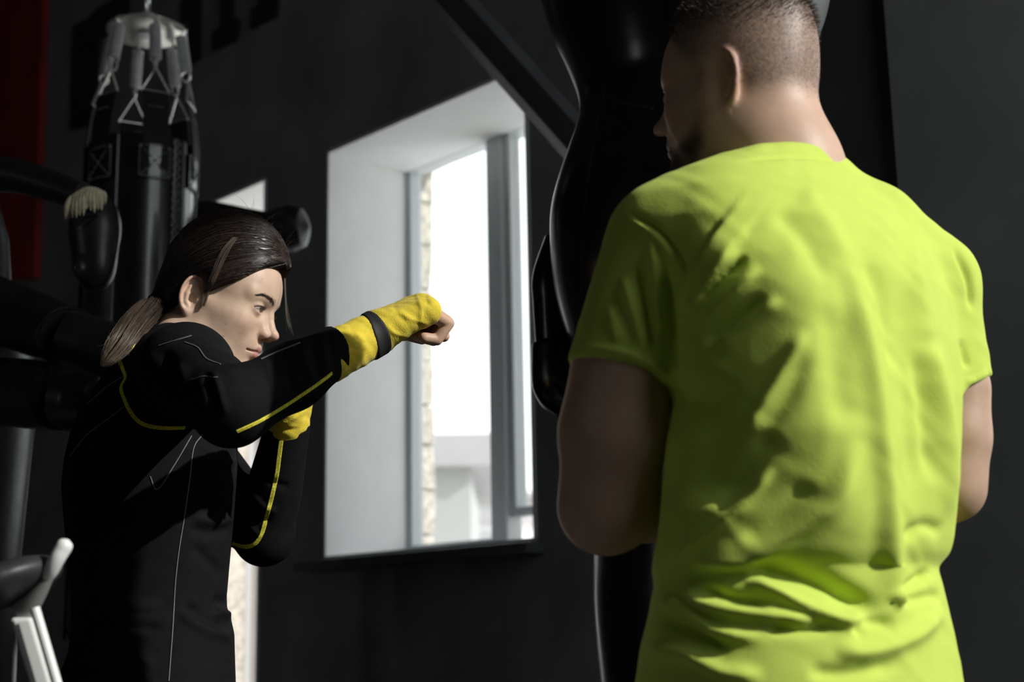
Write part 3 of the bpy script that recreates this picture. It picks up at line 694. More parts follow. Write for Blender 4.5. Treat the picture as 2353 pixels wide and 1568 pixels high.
EYE = np.array([0.0765, 0.0310, 0.0160])
def head_sdf(q, male=False):
    """q: points in head space, x forward, y left, z up, origin between the ear canals, metres"""
    q = q.astype(np.float32); m = q.copy(); sgn = np.sign(q[:, 1]); m[:, 1] = np.abs(q[:, 1])
    d = ell(q, (0.002, 0, 0.050), (0.094, 0.0735, 0.080))
    d = smin(d, ell(q, (0.040, 0, 0.040), (0.056, 0.060, 0.060)), 0.02)
    d = smin(d, ell(q, (0.046, 0, -0.014), (0.046, 0.057, 0.072)), 0.02)
    jw = 0.050 if male else 0.046
    d = smin(d, chain(m, [(0.008, jw+0.004, -0.020), (0.014, jw, -0.056), (0.052, 0.028, -0.078), (0.080, 0.010, -0.083)], [0.016, 0.015, 0.014, 0.014]), 0.022)
    d = smin(d, ell(q, (0.080, 0, -0.082), (0.014, 0.016, 0.013)), 0.012)
    d = smin(d, ell(q, (0.066, 0, -0.043), (0.030, 0.027, 0.029)), 0.018)
    d = smin(d, cone(m, (0.064, 0.041, -0.010), (0.012, 0.060, 0.002), 0.0135, 0.008), 0.022)      # cheek bone
    d = smin(d, ell(m, (0.028, 0.043, -0.034), (0.032, 0.0165, 0.036)), 0.02)
    d = smin(d, cone(m, (0.0865, 0.010, 0.0375), (0.070, 0.046, 0.037), 0.0085, 0.0085), 0.012)     # brow
    d = smax(d, -ell(m, (0.101, 0.031, 0.0155), (0.0165, 0.0185, 0.0105)), 0.014)                   # socket
    e = np.sqrt(((m-EYE.astype(np.float32))**2).sum(1))
    u = m[:, 1]-EYE[1]; v = m[:, 2]-EYE[2]-0.10*u*0
    hw_, hu, hl = 0.0140, 0.0050, 0.0042
    Ru = (hw_**2+hu**2)/(2*hu); Rl = (hw_**2+hl**2)/(2*hl)
    lens = np.maximum(np.sqrt(u*u+(v+Ru-hu)**2)-Ru, np.sqrt(u*u+(v-Rl+hl)**2)-Rl)
    lid = smax(e-0.0142, -np.maximum(lens, -(m[:, 0]-EYE[0])), 0.0012)
    d = smin(d, lid, 0.0045)
    d = np.maximum(d, -np.maximum(np.maximum(lens+0.0, e-0.0155), EYE[0]+0.002-m[:, 0]))
    # nose
    n = chain(q, [(0.0885, 0, 0.028), (0.0955, 0, 0.013), (0.1075, 0, -0.010)], [0.0060, 0.0062, 0.0078], 0.004)
    n = smin(n, ell(q, (0.1105, 0, -0.0135), (0.0100, 0.0085, 0.0080)), 0.006)
    n = smin(n, cone(m, (0.084, 0.009, 0.010), (0.097, 0.0105, -0.014), 0.007, 0.0075), 0.008)
    n = smin(n, ell(m, (0.0990, 0.0122, -0.0175), (0.0095, 0.0062, 0.0072)), 0.004)
    d = smin(d, n, 0.0075)
    d = smax(d, -ell(m, (0.1055, 0.0062, -0.0262), (0.0062, 0.0034, 0.0048)), 0.003)
    # mouth
    d = smin(d, chain(m, [(0.0945, 0, -0.0405), (0.0925, 0.007, -0.0400), (0.0805, 0.0215, -0.0470)], [0.0052, 0.0050, 0.0030]), 0.005)
    d = smin(d, chain(m, [(0.0920, 0, -0.0535), (0.0895, 0.008, -0.0530), (0.0800, 0.0205, -0.0475)], [0.0062, 0.0056, 0.0030]), 0.005)
    d = smax(d, -chain(m, [(0.1015, 0, -0.0468), (0.0955, 0.010, -0.0468), (0.0845, 0.0235, -0.0480)], [0.0016, 0.0016, 0.0018]), 0.0025)
    d = smax(d, -ell(q, (0.103, 0, -0.0655), (0.012, 0.02, 0.006)), 0.012)
    if male: d = smin(d, ell(q, (-0.006, 0, 0.078), (0.090, 0.072, 0.088)), 0.02)
    return d
def add_ears(d, q, male=False):
    """joins the ears after the neck, in head space"""
    q = q.astype(np.float32); m = q.copy(); m[:, 1] = np.abs(q[:, 1]); d = d.copy()
    E0_ = np.array([-0.004, 0.0655, 0.002]); t = math.radians(21 if male else 26); tb = math.radians(14)
    ex = np.array([math.cos(t), -math.sin(t), 0.0])*-1.0                              # backwards and outwards
    ex = np.array([-math.cos(t), math.sin(t), 0.0]); ey = np.array([-math.sin(tb)*math.cos(t), math.sin(tb)*math.sin(t), math.cos(tb)]); ez = np.cross(ex, ey); 
    if ez[1] < 0: ez = -ez
    k = np.where(m[:, 1] > 0.030)[0]
    if len(k):
        w_ = (m[k]-E0_.astype(np.float32)); L = (np.stack([w_@ex, w_@ey, w_@ez], 1)/(1.22 if male else 1.0)).astype(np.float32)   # back, up, out
        near = np.where(np.abs(L).max(1) < 0.06)[0]
        if len(near):
            l = L[near]
            ear = ell(l, (0.009, 0.005, 0.001), (0.0165, 0.0275, 0.0036))
            ear = smin(ear, ell(l, (0.002, -0.002, -0.006), (0.012, 0.022, 0.009)), 0.006)
            ear = smax(ear, -ell(l, (0.0065, -0.003, 0.0060), (0.0085, 0.0115, 0.0062)), 0.003)
            ear = smax(ear, -ell(l, (0.013, 0.016, 0.0050), (0.0075, 0.0095, 0.0034)), 0.003)
            hx = spline([np.array(p_) for p_ in [(0.002, 0.004, .002), (-0.003, 0.014, .002), (-0.001, 0.027, .003), (0.009, 0.034, .004), (0.020, 0.029, .0045), (0.0255, 0.016, .0045), (0.0245, 0.000, .004), (0.018, -0.014, .003), (0.009, -0.022, .002)]], 3)
            ear = smin(ear, chain(l, hx, np.interp(np.linspace(0, 1, len(hx)), [0, .2, .5, .8, 1], [.0022, .0026, .0030, .0026, .0030])), 0.0025)
            ear = smin(ear, chain(l, [(0.014, 0.018, .003), (0.0165, 0.006, .0035), (0.014, -0.007, .003), (0.009, -0.012, .002)], [.0024, .0027, .0026, .002]), 0.003)
            ear = smin(ear, ell(l, (0.006, -0.023, .001), (0.0065, 0.0070, 0.0040)), 0.004)
            ear = smin(ear, ell(l, (-0.003, -0.003, .003), (0.0035, 0.0055, 0.0036)), 0.003)
            ear = np.maximum(ear, np.sqrt(((l-np.array([0.010, 0.004, 0.0], np.float32))**2).sum(1))-0.037)+5*np.maximum(0, np.abs(l).max(1)-0.044)
            kk = k[near]; d[kk] = smin(d[kk], ear, 0.004)
    return d
m_skin = mat('skin', (0.6, 0.4, 0.3), 0.48, attr='Col', noise=0.06, nscale=60, bump=0.10, bscale=600, sss=0.12, spec=0.35)

def hand_sdf(L, fist_gap=0.0):
    """closed fist; a forwards, b towards the thumb, c up through the back of the hand; origin at the wrist"""
    d = cone(L, (-0.05, 0, 0), (0.0, 0, 0), 0.021, 0.022)
    for i, bb in enumerate((0.030, 0.0105, -0.0095, -0.0285)):
        d = smin(d, cone(L, (0.012, bb*0.55, 0.002), (0.078-0.003*abs(i-1), bb, 0.006-0.003*abs(i-1.2)), 0.017, 0.0125), 0.012)
    d = smin(d, ell(L, (0.035, 0.026, -0.012), (0.032, 0.018, 0.016)), 0.012)
    fing = None; lens = (0.94, 1.0, 0.96, 0.84)
    for i, bb in enumerate((0.030, 0.0105, -0.0095, -0.0285)):
        s = lens[i]; x0 = 0.078-0.003*abs(i-1); c0 = 0.005-0.003*abs(i-1.2)
        f = chain(L, [(x0, bb, c0), (x0+0.024*s, bb*0.98, c0-0.030*s), (x0-0.004, bb*0.95, c0-0.047*s), (x0-0.020, bb*0.92, c0-0.035*s)], [0.0115, 0.0098*s**.5, 0.0088*s**.5, 0.0078])
        fing = f if fing is None else np.minimum(fing, f)
    th = chain(L, [(0.022, 0.034, -0.012), (0.056, 0.041, -0.028), (0.086, 0.026, -0.045), (0.094, 0.006, -0.048)], [0.014, 0.0115, 0.0102, 0.0085])
    d = smin(d, fing, 0.004); return smin(d, th, 0.004)
def frame(a, up):
    a = np.asarray(a, float); a = a/np.linalg.norm(a); c = np.asarray(up, float); c = c-a*(c@a); c /= np.linalg.norm(c)
    return a, np.cross(c, a), c        # forwards, b = c x a, up

# ------------------------------------------------------------------ the man in yellow
MY = 1.54
MANF = np.array([-math.sin(math.radians(43)), math.cos(math.radians(43)), 0]); MANL = np.array([-MANF[1], MANF[0], 0])
man = thing('person', (*at(1840, 1568, MY)[:2], 0), 'person in a neon yellow t-shirt seen from behind, head turned to the boxer', 'person')
def prow(y, x0, x1, ratio):                     # a torso row: silhouette in the picture -> centre, half width, half depth
    c = at((x0+x1)/2, y, MY); half = (at(x1, y, MY)-at(x0, y, MY))@CR/2
    cs = abs(MANL@CR); sn = abs(MANF@CR)
    a = half/math.sqrt(cs*cs+(ratio*sn)**2)
    return c, a, a*ratio
rows = [(334, 1712, 1912, .85), (358, 1678, 1972, .70), (400, 1595, 2030, .56), (450, 1515, 2095, .52), (510, 1478, 2150, .52), (580, 1475, 2190, .54), (680, 1495, 2213, .58), (800, 1525, 2215, .60), (920, 1533, 2203, .62), (1040, 1512, 2194, .62), (1150, 1504, 2191, .62), (1230, 1498, 2189, .62), (1275, 1490, 2180, .62), (1308, 1487, 2150, .63), (1345, 1493, 2163, .64), (1400, 1482, 2180, .64), (1480, 1464, 2203, .65), (1568, 1452, 2225, .66), (1680, 1452, 2240, .66), (1760, 1460, 2235, .66)]
R_ = [prow(r[0], r[1], r[2]+32*min(1, max(0, (r[0]-700)/250)), r[3]) for r in rows]
mz = np.array([r[0][2] for r in R_]); o_ = np.argsort(mz); mz = mz[o_]
mcx = np.array([r[0]@EX for r in R_])[o_]; ma = np.array([r[1] for r in R_])[o_]; mb_ = np.array([r[2] for r in R_])[o_]
# the spine leans: upper back bent forwards
mcy = np.interp(mz, [0.9, 1.15, 1.35, 1.5, 1.62], [MY+0.025, MY-0.022, MY-0.012, MY+0.025, MY+0.06])
def torso_sdf(p, off=0.0):
    z = np.clip(p[:, 2], mz[0], mz[-1]); a = np.interp(z, mz, ma)+off; b2 = np.interp(z, mz, mb_)+off
    x = p[:, 0]-np.interp(z, mz, mcx); y = p[:, 1]-np.interp(z, mz, mcy)
    u = x*MANL[0]+y*MANL[1]; v = x*MANF[0]+y*MANF[1]
    e = 2.05
    k = (np.abs(u/a)**e+np.abs(v/b2)**e)**(1/e)
    g = (k-1)*np.minimum(a, b2)*0.9
    # hollow of the spine
    return smax(g, np.maximum(p[:, 2]-mz[-1]-off, mz[0]-off-p[:, 2]), 0.02).astype(np.float32)
SHL = at(1512, 552, MY-0.075); SHR = at(2142, 648, MY+0.10)
ELL_ = at(1392, 1165, MY-0.02); ELR = at(2183, 1120, MY+0.10)
HEML = at(1424, 858, MY-0.05); HEMR = at(2193, 895, MY+0.10)
hl = (HEML-SHL)/np.linalg.norm(HEML-SHL); hr = (HEMR-SHR)/np.linalg.norm(HEMR-SHR)
def sleeve(p, S, H, n, r0, r1, hem):
    d = cone(p, S, H+n*0.1, r0, r1); return np.maximum(d, (p-hem.astype(np.float32))@hem_n[0 if S is SHL else 1].astype(np.float32))
# hem planes follow the picture: sleeve ends slope down to the inside
hem_n = [np.array([-0.25, 0.0, -0.97]), np.array([0.30, 0.0, -0.95])]
hem_n = [h/np.linalg.norm(h) for h in hem_n]
def shirt_sdf(p):
    d = torso_sdf(p)
    s1 = np.maximum(chain(p, [SHL, HEML, HEML+hl*0.1], [0.056, 0.0575, 0.058]), (p-HEML.astype(np.float32))@hem_n[0].astype(np.float32))
    s2 = np.maximum(chain(p, [SHR, HEMR, HEMR+hr*0.1], [0.049, 0.045, 0.045]), (p-HEMR.astype(np.float32))@hem_n[1].astype(np.float32))
    d = smin(d, s1, 0.03); d = smin(d, s2, 0.03); d = smin(d, cone(p, at(2010, 525, MY+.05), SHR, 0.050, 0.048), 0.03)
    return d
V, Q = sdf_mesh(shirt_sdf, (-0.1, 1.1, 0.72), (0.85, 2.0, 1.75), 0.0036)
V = smooth_mesh(V, Q, 3)
FO = [  # traced creases: line, half-width px, height m
 ([(1543, 1284), (1636, 1216), (1720, 1141), (1780, 1070)], 13, .007), ([(1569, 1292), (1678, 1292), (1754, 1258), (1838, 1200), (1905, 1132), (1955, 1006)], 26, .012),
 ([(1703, 1305), (1800, 1315), (1888, 1340), (1960, 1375), (2035, 1412)], 22, -.020), ([(1570, 1325), (1680, 1318), (1760, 1330)], 16, -.008),
 ([(1686, 1313), (1770, 1351), (1846, 1393), (1938, 1426), (2010, 1424)], 15, .012), ([(1560, 1351), (1619, 1389), (1700, 1405), (1800, 1420), (1900, 1445)], 16, .012),
 ([(1600, 1345), (1690, 1380), (1770, 1388)], 14, -.010), ([(1510, 1385), (1577, 1401), (1636, 1452), (1770, 1470)], 15, .010), ([(1520, 1425), (1600, 1450), (1680, 1500)], 14, -.010),
 ([(1760, 1445), (1840, 1445), (1920, 1440)], 13, -.009), ([(1913, 1500), (1997, 1496), (2098, 1462), (2170, 1395)], 20, .010), ([(2040, 1385), (2055, 1370), (2062, 1400)], 10, .008), ([(2060, 1385), (2120, 1375), (2165, 1370)], 12, -.006),
 ([(1960, 1460), (1990, 1430), (2060, 1440)], 14, -.008), ([(1480, 1500), (1560, 1500), (1660, 1545), (1760, 1555)], 18, .009), ([(1850, 1545), (1960, 1550), (2080, 1520)], 18, -.007), ([(2140, 1310), (2100, 1340), (2060, 1365)], 12, -.010),
 ([(1910, 500), (1964, 720), (1997, 889), (2014, 1048), (2031, 1216), (2048, 1330), (2062, 1450)], 28, .012), ([(1890, 700), (1905, 860), (1925, 1000)], 34, -.007), ([(2070, 640), (2085, 880), (2110, 1180)], 32, -.008), ([(1770, 520), (1850, 720), (1900, 900), (1925, 1120), (1940, 1380)], 110, .018), ([(1600, 860), (1620, 1000), (1620, 1180)], 95, -.020), ([(1620, 560), (1680, 600)], 90, .012), ([(2132, 771), (2157, 889), (2180, 1023), (2178, 1216)], 18, .010), ([(2110, 800), (2130, 930), (2145, 1120)], 16, -.008), ([(2095, 560), (2120, 690), (2140, 800)], 20, .006), ([(1980, 560), (2030, 720), (2060, 860)], 22, -.006), ([(2060, 1240), (2120, 1210), (2170, 1225)], 16, -.006), ([(1840, 430), (1900, 520), (1930, 600)], 26, .005), ([(1780, 470), (1850, 560), (1880, 660)], 24, -.005),
 ([(1577, 720), (1636, 645), (1695, 578)], 13, .008), ([(1594, 750), (1670, 685), (1745, 615)], 13, .008), ([(1600, 700), (1660, 635), (1720, 590)], 10, -.008), ([(1610, 790), (1680, 740), (1760, 680)], 14, -.008), ([(1640, 810), (1720, 745), (1790, 690)], 14, .005),
 ([(1695, 1006), (1745, 939), (1804, 838), (1840, 760)], 15, .006), ([(1730, 1040), (1800, 930), (1850, 820)], 18, -.003), ([(1640, 1180), (1720, 1080), (1790, 990)], 24, -.004), ([(1700, 1250), (1790, 1190), (1860, 1100)], 26, -.004),
 ([(1430, 628), (1455, 720), (1475, 800)], 11, .006), ([(1493, 540), (1512, 670), (1525, 780)], 11, .006), ([(1465, 600), (1485, 720), (1500, 820)], 10, -.006), ([(1400, 700), (1420, 790)], 10, .004), ([(1525, 600), (1540, 740), (1545, 860)], 14, -.010),
 ([(1442, 488), (1490, 512), (1530, 545), (1562, 590), (1585, 640)], 5, -.007), ([(1440, 500), (1485, 526), (1520, 560), (1548, 605)], 5, .003), ([(2190, 560), (2225, 640), (2235, 720)], 8, -.006), ([(2205, 780), (2225, 850)], 8, -.004),
 ([(1324, 800), (1420, 808), (1500, 838), (1536, 862)], 6, .005), ([(1320, 816), (1420, 826), (1500, 856), (1534, 880)], 4, -.003), ([(2215, 880), (2245, 872), (2272, 855)], 6, .003),
 ([(1695, 345), (1780, 336), (1860, 338), (1930, 352)], 9, .003), ([(1690, 372), (1780, 362), (1860, 362), (1945, 375)], 4, -.0025)]
V = folds(V, Q, FO)
nz = np.sin(V[:, 2]*140+3*np.sin(V[:, 0]*31)+2*np.sin(V[:, 0]*67+V[:, 2]*40))*np.sin(V[:, 0]*52+V[:, 2]*23)
V = V+vnormals(V, Q)*(0.0004*nz)[:, None].astype(np.float32)
m_shirt = mat('neon_jersey', (0.585, 0.715, 0.12), 0.85, spec=0.2, noise=0.03, nscale=30, bump=0.25, bscale=420, sheen=0.15, trans=0.10)
m_shirt.node_tree.nodes['Principled BSDF'].inputs['Sheen Tint'].default_value = (0.9, 1, 0.5, 1)
shirt = obj('t_shirt', V, Q, m_shirt, man); 
print('man shirt', len(V), time.time()-T0)

# body of the man: head, neck, arms, hands, legs in one mesh
MF = np.array([-math.cos(math.radians(33)), math.sin(math.radians(33)), 0])       # where the face points
ml = np.array([-MF[1], MF[0], 0])                                                  # his left
pit = math.radians(-2); mfw = MF*math.cos(pit)-UP*math.sin(pit); mup = UP*math.cos(pit)+MF*math.sin(pit)
MHR = np.stack([mfw, ml, mup], 1); MS = 0.96
MHO = at(1655, 196, MY-0.015) - MHR@np.array([-0.006, 0.072, 0.0])*MS
NB = np.array([np.interp(1.46, mz, mcx), np.interp(1.46, mz, mcy)+0.01, 1.46])
HBL = at(1520, 1190, MY+0.10); HBR = at(2150, 1150, MY+0.30)
WRL = ELL_+np.array([0.13, 0.20, 0.05]); WRR = ELR+np.array([-0.12, 0.20, 0.06])
def man_head(p):
    q = ((p-MHO.astype(np.float32))@MHR.astype(np.float32))/MS
    d = head_sdf(q, True)*MS
    top = MHO+MHR@np.array([-0.022, 0, -0.005])*MS
    d = smin(d, cone(p, top, NB, 0.058, 0.064), 0.05)
    d = smin(d, cone(p, NB+UP*0.025, NB-UP*0.09, 0.060, 0.10), 0.06)
    d = smax(d, (NB[2]-0.04-p[:, 2]), 0.01)
    return add_ears(d/MS, q, True)*MS
lo = np.minimum(MHO, NB)-0.17; hi = MHO+0.2
V, Q = sdf_mesh(man_head, lo, hi, 0.0022, slack=2.6); V = smooth_mesh(V, Q, 1)
q = ((V-MHO)@MHR)/MS
skin = np.array([0.56, 0.36, 0.265]); C = np.tile(skin, (len(V), 1))
def sm(x, a, b): t = np.clip((x-a)/(b-a), 0, 1); return t*t*(3-2*t)
rn = RNG.random(len(V))
# clipped hair: dense on top, fading to skin at nape and around the ear
line = np.interp(q[:, 0], [-0.1, -0.04, -0.02, 0.0, 0.03, 0.055, 0.075, 0.1], [-0.012, -0.022, 0.02, 0.035, 0.02, 0.05, 0.085, 0.10])
hairm = sm(q[:, 2]-line, -0.006, 0.028)*(0.62)+0.35*sm(q[:, 2], 0.07, 0.12)
hairm = np.clip(hairm*(0.70+0.6*rn), 0, 1)*0.95
C = C*(1-hairm[:, None])+np.array([0.075, 0.056, 0.048])*hairm[:, None]
qa = q.astype(np.float32).copy(); qa[:, 1] = np.abs(qa[:, 1])
be = 1-sm(chain(qa, [(0.016, 0.062, 0.02), (0.018, 0.054, -0.03), (0.022, 0.048, -0.058), (0.055, 0.030, -0.078), (0.085, 0.0, -0.080)], [0.008, 0.014, 0.022, 0.026, 0.024]), -0.004, 0.008)
be = np.maximum(be, 0.9*(1-sm(chain(qa, [(0.098, 0, -0.034), (0.088, 0.022, -0.042), (0.08, 0.024, -0.06)], [0.006, 0.006, 0.008]), -0.002, 0.004)))
C = C*(1-be[:, None]*.92)+np.array([0.022, 0.015, 0.011])*be[:, None]*.92
ear = (np.abs(q[:, 1]) > 0.072)*sm(np.abs(q[:, 1]), 0.072, 0.08)
C = C*(1-.35*ear[:, None])+np.array([0.68, 0.36, 0.28])*.35*ear[:, None]
parts = [(V, Q, C)]
def arm_sdf(p):
    d = chain(p, [SHL, HEML, HEML*.55+ELL_*.45, ELL_, ELL_*.6+WRL*.4, WRL], [0.042, 0.046, 0.053, 0.045, 0.047, 0.029], 0.03)
    a_, b_, c_ = frame(WRL-ELL_, (0, -0.3, 1)); L = np.stack([(p-WRL)@a_, (p-WRL)@b_, (p-WRL)@c_], 1).astype(np.float32)
    d = smin(d, hand_sdf(L*0.95), 0.01)
    e = chain(p, [SHR, HEMR, HEMR*.5+ELR*.5, ELR, ELR*.6+WRR*.4, WRR], [0.040, 0.034, 0.038, 0.034, 0.040, 0.028], 0.03)
    a_, b_, c_ = frame(WRR-ELR, (0, -0.3, 1)); L = np.stack([(p-WRR)@a_, -((p-WRR)@b_), (p-WRR)@c_], 1).astype(np.float32)
    return np.minimum(d, smin(e, hand_sdf(L*0.95), 0.01))
V, Q = sdf_mesh(arm_sdf, (-0.1, 1.15, 0.85), (0.85, 2.1, 1.6), 0.0045); V = smooth_mesh(V, Q, 2)
parts.append((V, Q, np.tile(skin*0.85, (len(V), 1))))
HX, HYc = np.interp(0.95, mz, mcx), np.interp(0.95, mz, mcy)
hipc = np.array([HX, HYc, 0.9])
def man_leg(p, off=0.0):
    d = ell(p, hipc+UP*0.02, (0.14+off, 0.09+off, 0.12+off))
    for sg in (-1, 1):
        h = hipc+MANL*sg*0.075-UP*0.06; k = h-UP*0.36+MANL*sg*0.03; an = np.array([k[0], k[1]-0.03, 0.09])+MANL*sg*0.02
        d = smin(d, chain(p, [h-UP*0.03, k, k*.7+an*.3-MANF*0.01, an], [0.090+off, 0.058+off, 0.060+off, 0.040+off]), 0.03)
    return d
V, Q = sdf_mesh(man_leg, hipc-[.4, .4, .95], hipc+[.4, .4, .25], 0.010); parts.append((V, Q, np.tile(skin, (len(V), 1))))
def join(parts):
    Vs, Qs, Cs, k = [], [], [], 0
    for v, q_, c in parts: Vs.append(v); Qs.append(q_+k); Cs.append(c); k += len(v)
    return np.concatenate(Vs), np.concatenate(Qs), np.concatenate(Cs)
V, Q, C = join(parts); mbody = obj('body', V, Q, m_skin, man, col=C)
m_short = mat('shorts_black', (0.012, 0.012, 0.013), 0.85, noise=0.2, nscale=20, bump=0.2)
def shorts(p):
    d = man_leg(p, 0.012); return np.maximum(np.maximum(d, p[:, 2]-0.9), 0.42-p[:, 2])
V, Q = sdf_mesh(shorts, hipc-[.4, .4, .6], hipc+[.4, .4, .25], 0.008); obj('shorts', V, Q, m_short, man)
m_shoe = mat('shoe_black', (0.015, 0.015, 0.016), 0.5, noise=0.2); m_sole = mat('sole_white', (0.6, 0.6, 0.58), 0.6, noise=0.05)
def shoes(an, fw, par):
    fw = np.asarray(fw, float); sdv = np.array([-fw[1], fw[0], 0])
    c = np.array([an[0], an[1], 0.0]); Rm = np.stack([fw, sdv, UP], 1)
    f = lambda p: np.maximum(smin(ell((p-c)@Rm, (0.06, 0, 0.035), (0.15, 0.048, 0.042)), ell((p-c)@Rm, (-0.01, 0, 0.07), (0.06, 0.046, 0.06)), 0.03), 0.018-p[:, 2])
    V, Q = sdf_mesh(f, c-[.25, .25, .03], c+[.25, .25, .17], 0.007); o = obj('shoe', V, Q, m_shoe, par)
    f = lambda p: np.maximum(ell((p-c)@Rm, (0.05, 0, 0.02), (0.165, 0.055, 0.05)), np.maximum(p[:, 2]-0.022, 0.001-p[:, 2]))
    V, Q = sdf_mesh(f, c-[.25, .25, .03], c+[.25, .25, .1], 0.006); obj('sole', V, Q, m_sole, o)
for sg in (-1, 1):
    h = hipc+MANL*sg*0.095; k = h+MANL*sg*0.05; shoes(np.array([k[0], k[1]-0.03, 0]), MANF, man)
# stubble of the clipped hair
N = vnormals(parts[0][0], parts[0][1]); hv = parts[0][0]; pr = hairm.copy(); pr[(np.abs(q[:, 1]) > 0.0745) & (q[:, 2] < 0.04)] = 0
ids = RNG.choice(len(hv), 9000, p=pr/pr.sum()); V = []; Fc = []
for i_, k in enumerate(ids):
    n = N[k]; zq = q[k, 2]; ln_ = 0.0015+0.010*sm(np.array([zq]), 0.055, 0.115)[0]
    dn = (n*0.75+np.array(mup)*-0.25-mfw*0.15+RNG.normal(0, .22, 3)); dn /= np.linalg.norm(dn); tg = np.cross(dn, n+RNG.normal(0, .3, 3)); tg /= np.linalg.norm(tg)+1e-9
    p = hv[k]+(RNG.random(3)-.5)*0.002-n*0.0005; V += [p-tg*0.0004, p+tg*0.0004, p+dn*ln_]; Fc.append((3*i_, 3*i_+1, 3*i_+2))
m_mhair = mat('hair_brown', (0.12, 0.09, 0.078), 0.45, noise=0.3, nscale=200)
obj('hair', np.array(V), np.array(Fc), m_mhair, man, smooth=False, kind='stuff')
print('man', time.time()-T0)

# ------------------------------------------------------------------ the boxer
WY, K = 2.05, 1.09                                    # K: distance and size of the boxer follow from a head of usual size
def wat(px, py, Y): return at(px, py, Y*K)
def rk(*r): return [x*K for x in r]
psi, pch, rol = math.radians(6), math.radians(17.6), math.radians(-1.4)      # turned to the camera, bowed, tilted
f0 = np.array([math.cos(psi), -math.sin(psi), 0]); l0 = np.array([math.sin(psi), math.cos(psi), 0])
wfw = f0*math.cos(pch)-UP*math.sin(pch); u0_ = UP*math.cos(pch)+f0*math.sin(pch)
wl_ = l0*math.cos(rol)+u0_*math.sin(rol); wup = u0_*math.cos(rol)-l0*math.sin(rol)
WHR = np.stack([wfw, wl_, wup], 1); WS = 1.0115
WHO = np.array([-0.484, WY*K, 1.4943])
def h2w(q): return WHO+WS*(np.asarray(q)@WHR.T)
def w2h(p): return ((np.asarray(p)-WHO)@WHR)/WS
def hloc(px, py, yl):                           # picture point on a plane of the head -> head space
    o = w2h(CAMPOS); d = ray(px, py)@WHR; t = (yl-o[1])/d[1]; return o+d*t
for nm, q in dict(nasion=(.0945, 0, .026), tip=(.1205, 0, -.0135), subn=(.1, 0, -.026), lip=(.0995, 0, -.040), glab=(.0955, 0, .040), eye=(.0885, -.031, .0125), ear=(-.02, -.085, .0)).items(): print(nm, proj(h2w(q)).round())
woman = thing('person', (*wat(340, 1568, 2.0)[:2], 0), 'person in a black long-sleeved top with yellow seams throwing a punch', 'person')
WFd = np.array([math.cos(math.radians(18)), math.sin(math.radians(18)), 0]); WLd = np.array([-WFd[1], WFd[0], 0])
TY = 2.01
rows = [(742, 372, 428), (765, 342, 446), (795, 308, 470), (830, 270, 498), (880, 230, 522), (940, 192, 538), (1000, 164, 545), (1060, 150, 546), (1120, 144, 542), (1200, 150, 536), (1290, 160, 528), (1370, 165, 521), (1405, 167, 522), (1425, 167, 530), (1460, 166, 538), (1500, 158, 539), (1568, 132, 541), (1660, 112, 546), (1760, 110, 540)]
zz_, cx_, bb_ = [], [], []
for y, x0, x1 in rows:
    c = wat((x0+x1)/2, y, TY); half = (wat(x1, y, TY)-wat(x0, y, TY))@CR/2
    cs, sn = abs(WFd@CR), abs(WLd@CR); zz_.append(c[2]); cx_.append(c[0]); bb_.append(half/math.sqrt(cs*cs+(1.28*sn)**2))
o_ = np.argsort(zz_); zz_ = np.array(zz_)[o_]; cx_ = np.array(cx_)[o_]; bb_ = np.array(bb_)[o_]
def wtorso(p, off=0.0):
    z = np.clip(p[:, 2], zz_[0], zz_[-1]); b2 = np.interp(z, zz_, bb_)+off; a = b2*1.28
    x = p[:, 0]-np.interp(z, zz_, cx_); y = p[:, 1]-TY*K
    v = x*WFd[0]+y*WFd[1]; u = x*WLd[0]+y*WLd[1]; k = (np.abs(u/a)**2.3+np.abs(v/b2)**2.3)**(1/2.3)
    return smax((k-1)*b2*0.9, np.maximum(p[:, 2]-zz_[-1]-off, zz_[0]-off-p[:, 2]), 0.015).astype(np.float32)
RS = wat(428, 852, 1.84); RE = wat(532, 938, 1.64); RW = wat(866, 765, 1.77); RSE = wat(792, 796, 1.74)
LS = wat(430, 885, 2.13); LE = wat(607, 1232, 2.07); LW = wat(660, 985, 2.0)
NKT = h2w((-0.020, 0, -0.012)); NKB = wat(402, 800, TY+0.0)
def wshirt(p):
    d = wtorso(p)
    d = smin(d, chain(p, [wat(395, 835, 1.94), RS], rk(0.05, 0.056)), 0.04)
    arm = chain(p, [RS, RS*.45+RE*.55, RE, RE*.6+RW*.4, RSE, RSE+(RW-RSE)*.5], rk(0.057, 0.047, 0.043, 0.038, 0.030, 0.029), 0.02)
    ad = (RW-RE)/np.linalg.norm(RW-RE); arm = smax(arm, ((p-wat(765, 810, 1.73).astype(np.float32))@(ad+np.array([-.15, 0, -.25])).astype(np.float32)), 0.004)
    d = smin(d, arm, 0.035)
    la = chain(p, [wat(420, 840, 2.06), LS, wat(440, 1000, 2.13), LE], rk(0.045, 0.05, 0.042, 0.042), 0.02)
    fa = chain(p, [LE, LE*.55+LW*.45, LW], rk(0.041, 0.040, 0.032))
    d = smin(d, smin(la, fa, 0.014), 0.015)
    # neckline
    return d
lo_, hi_ = np.array([-0.80, 1.65, 0.74]), np.array([-0.05, 2.5, 1.57])
V, Q = sdf_mesh(wshirt, lo_, hi_, 0.0034); V = smooth_mesh(V, Q, 2)
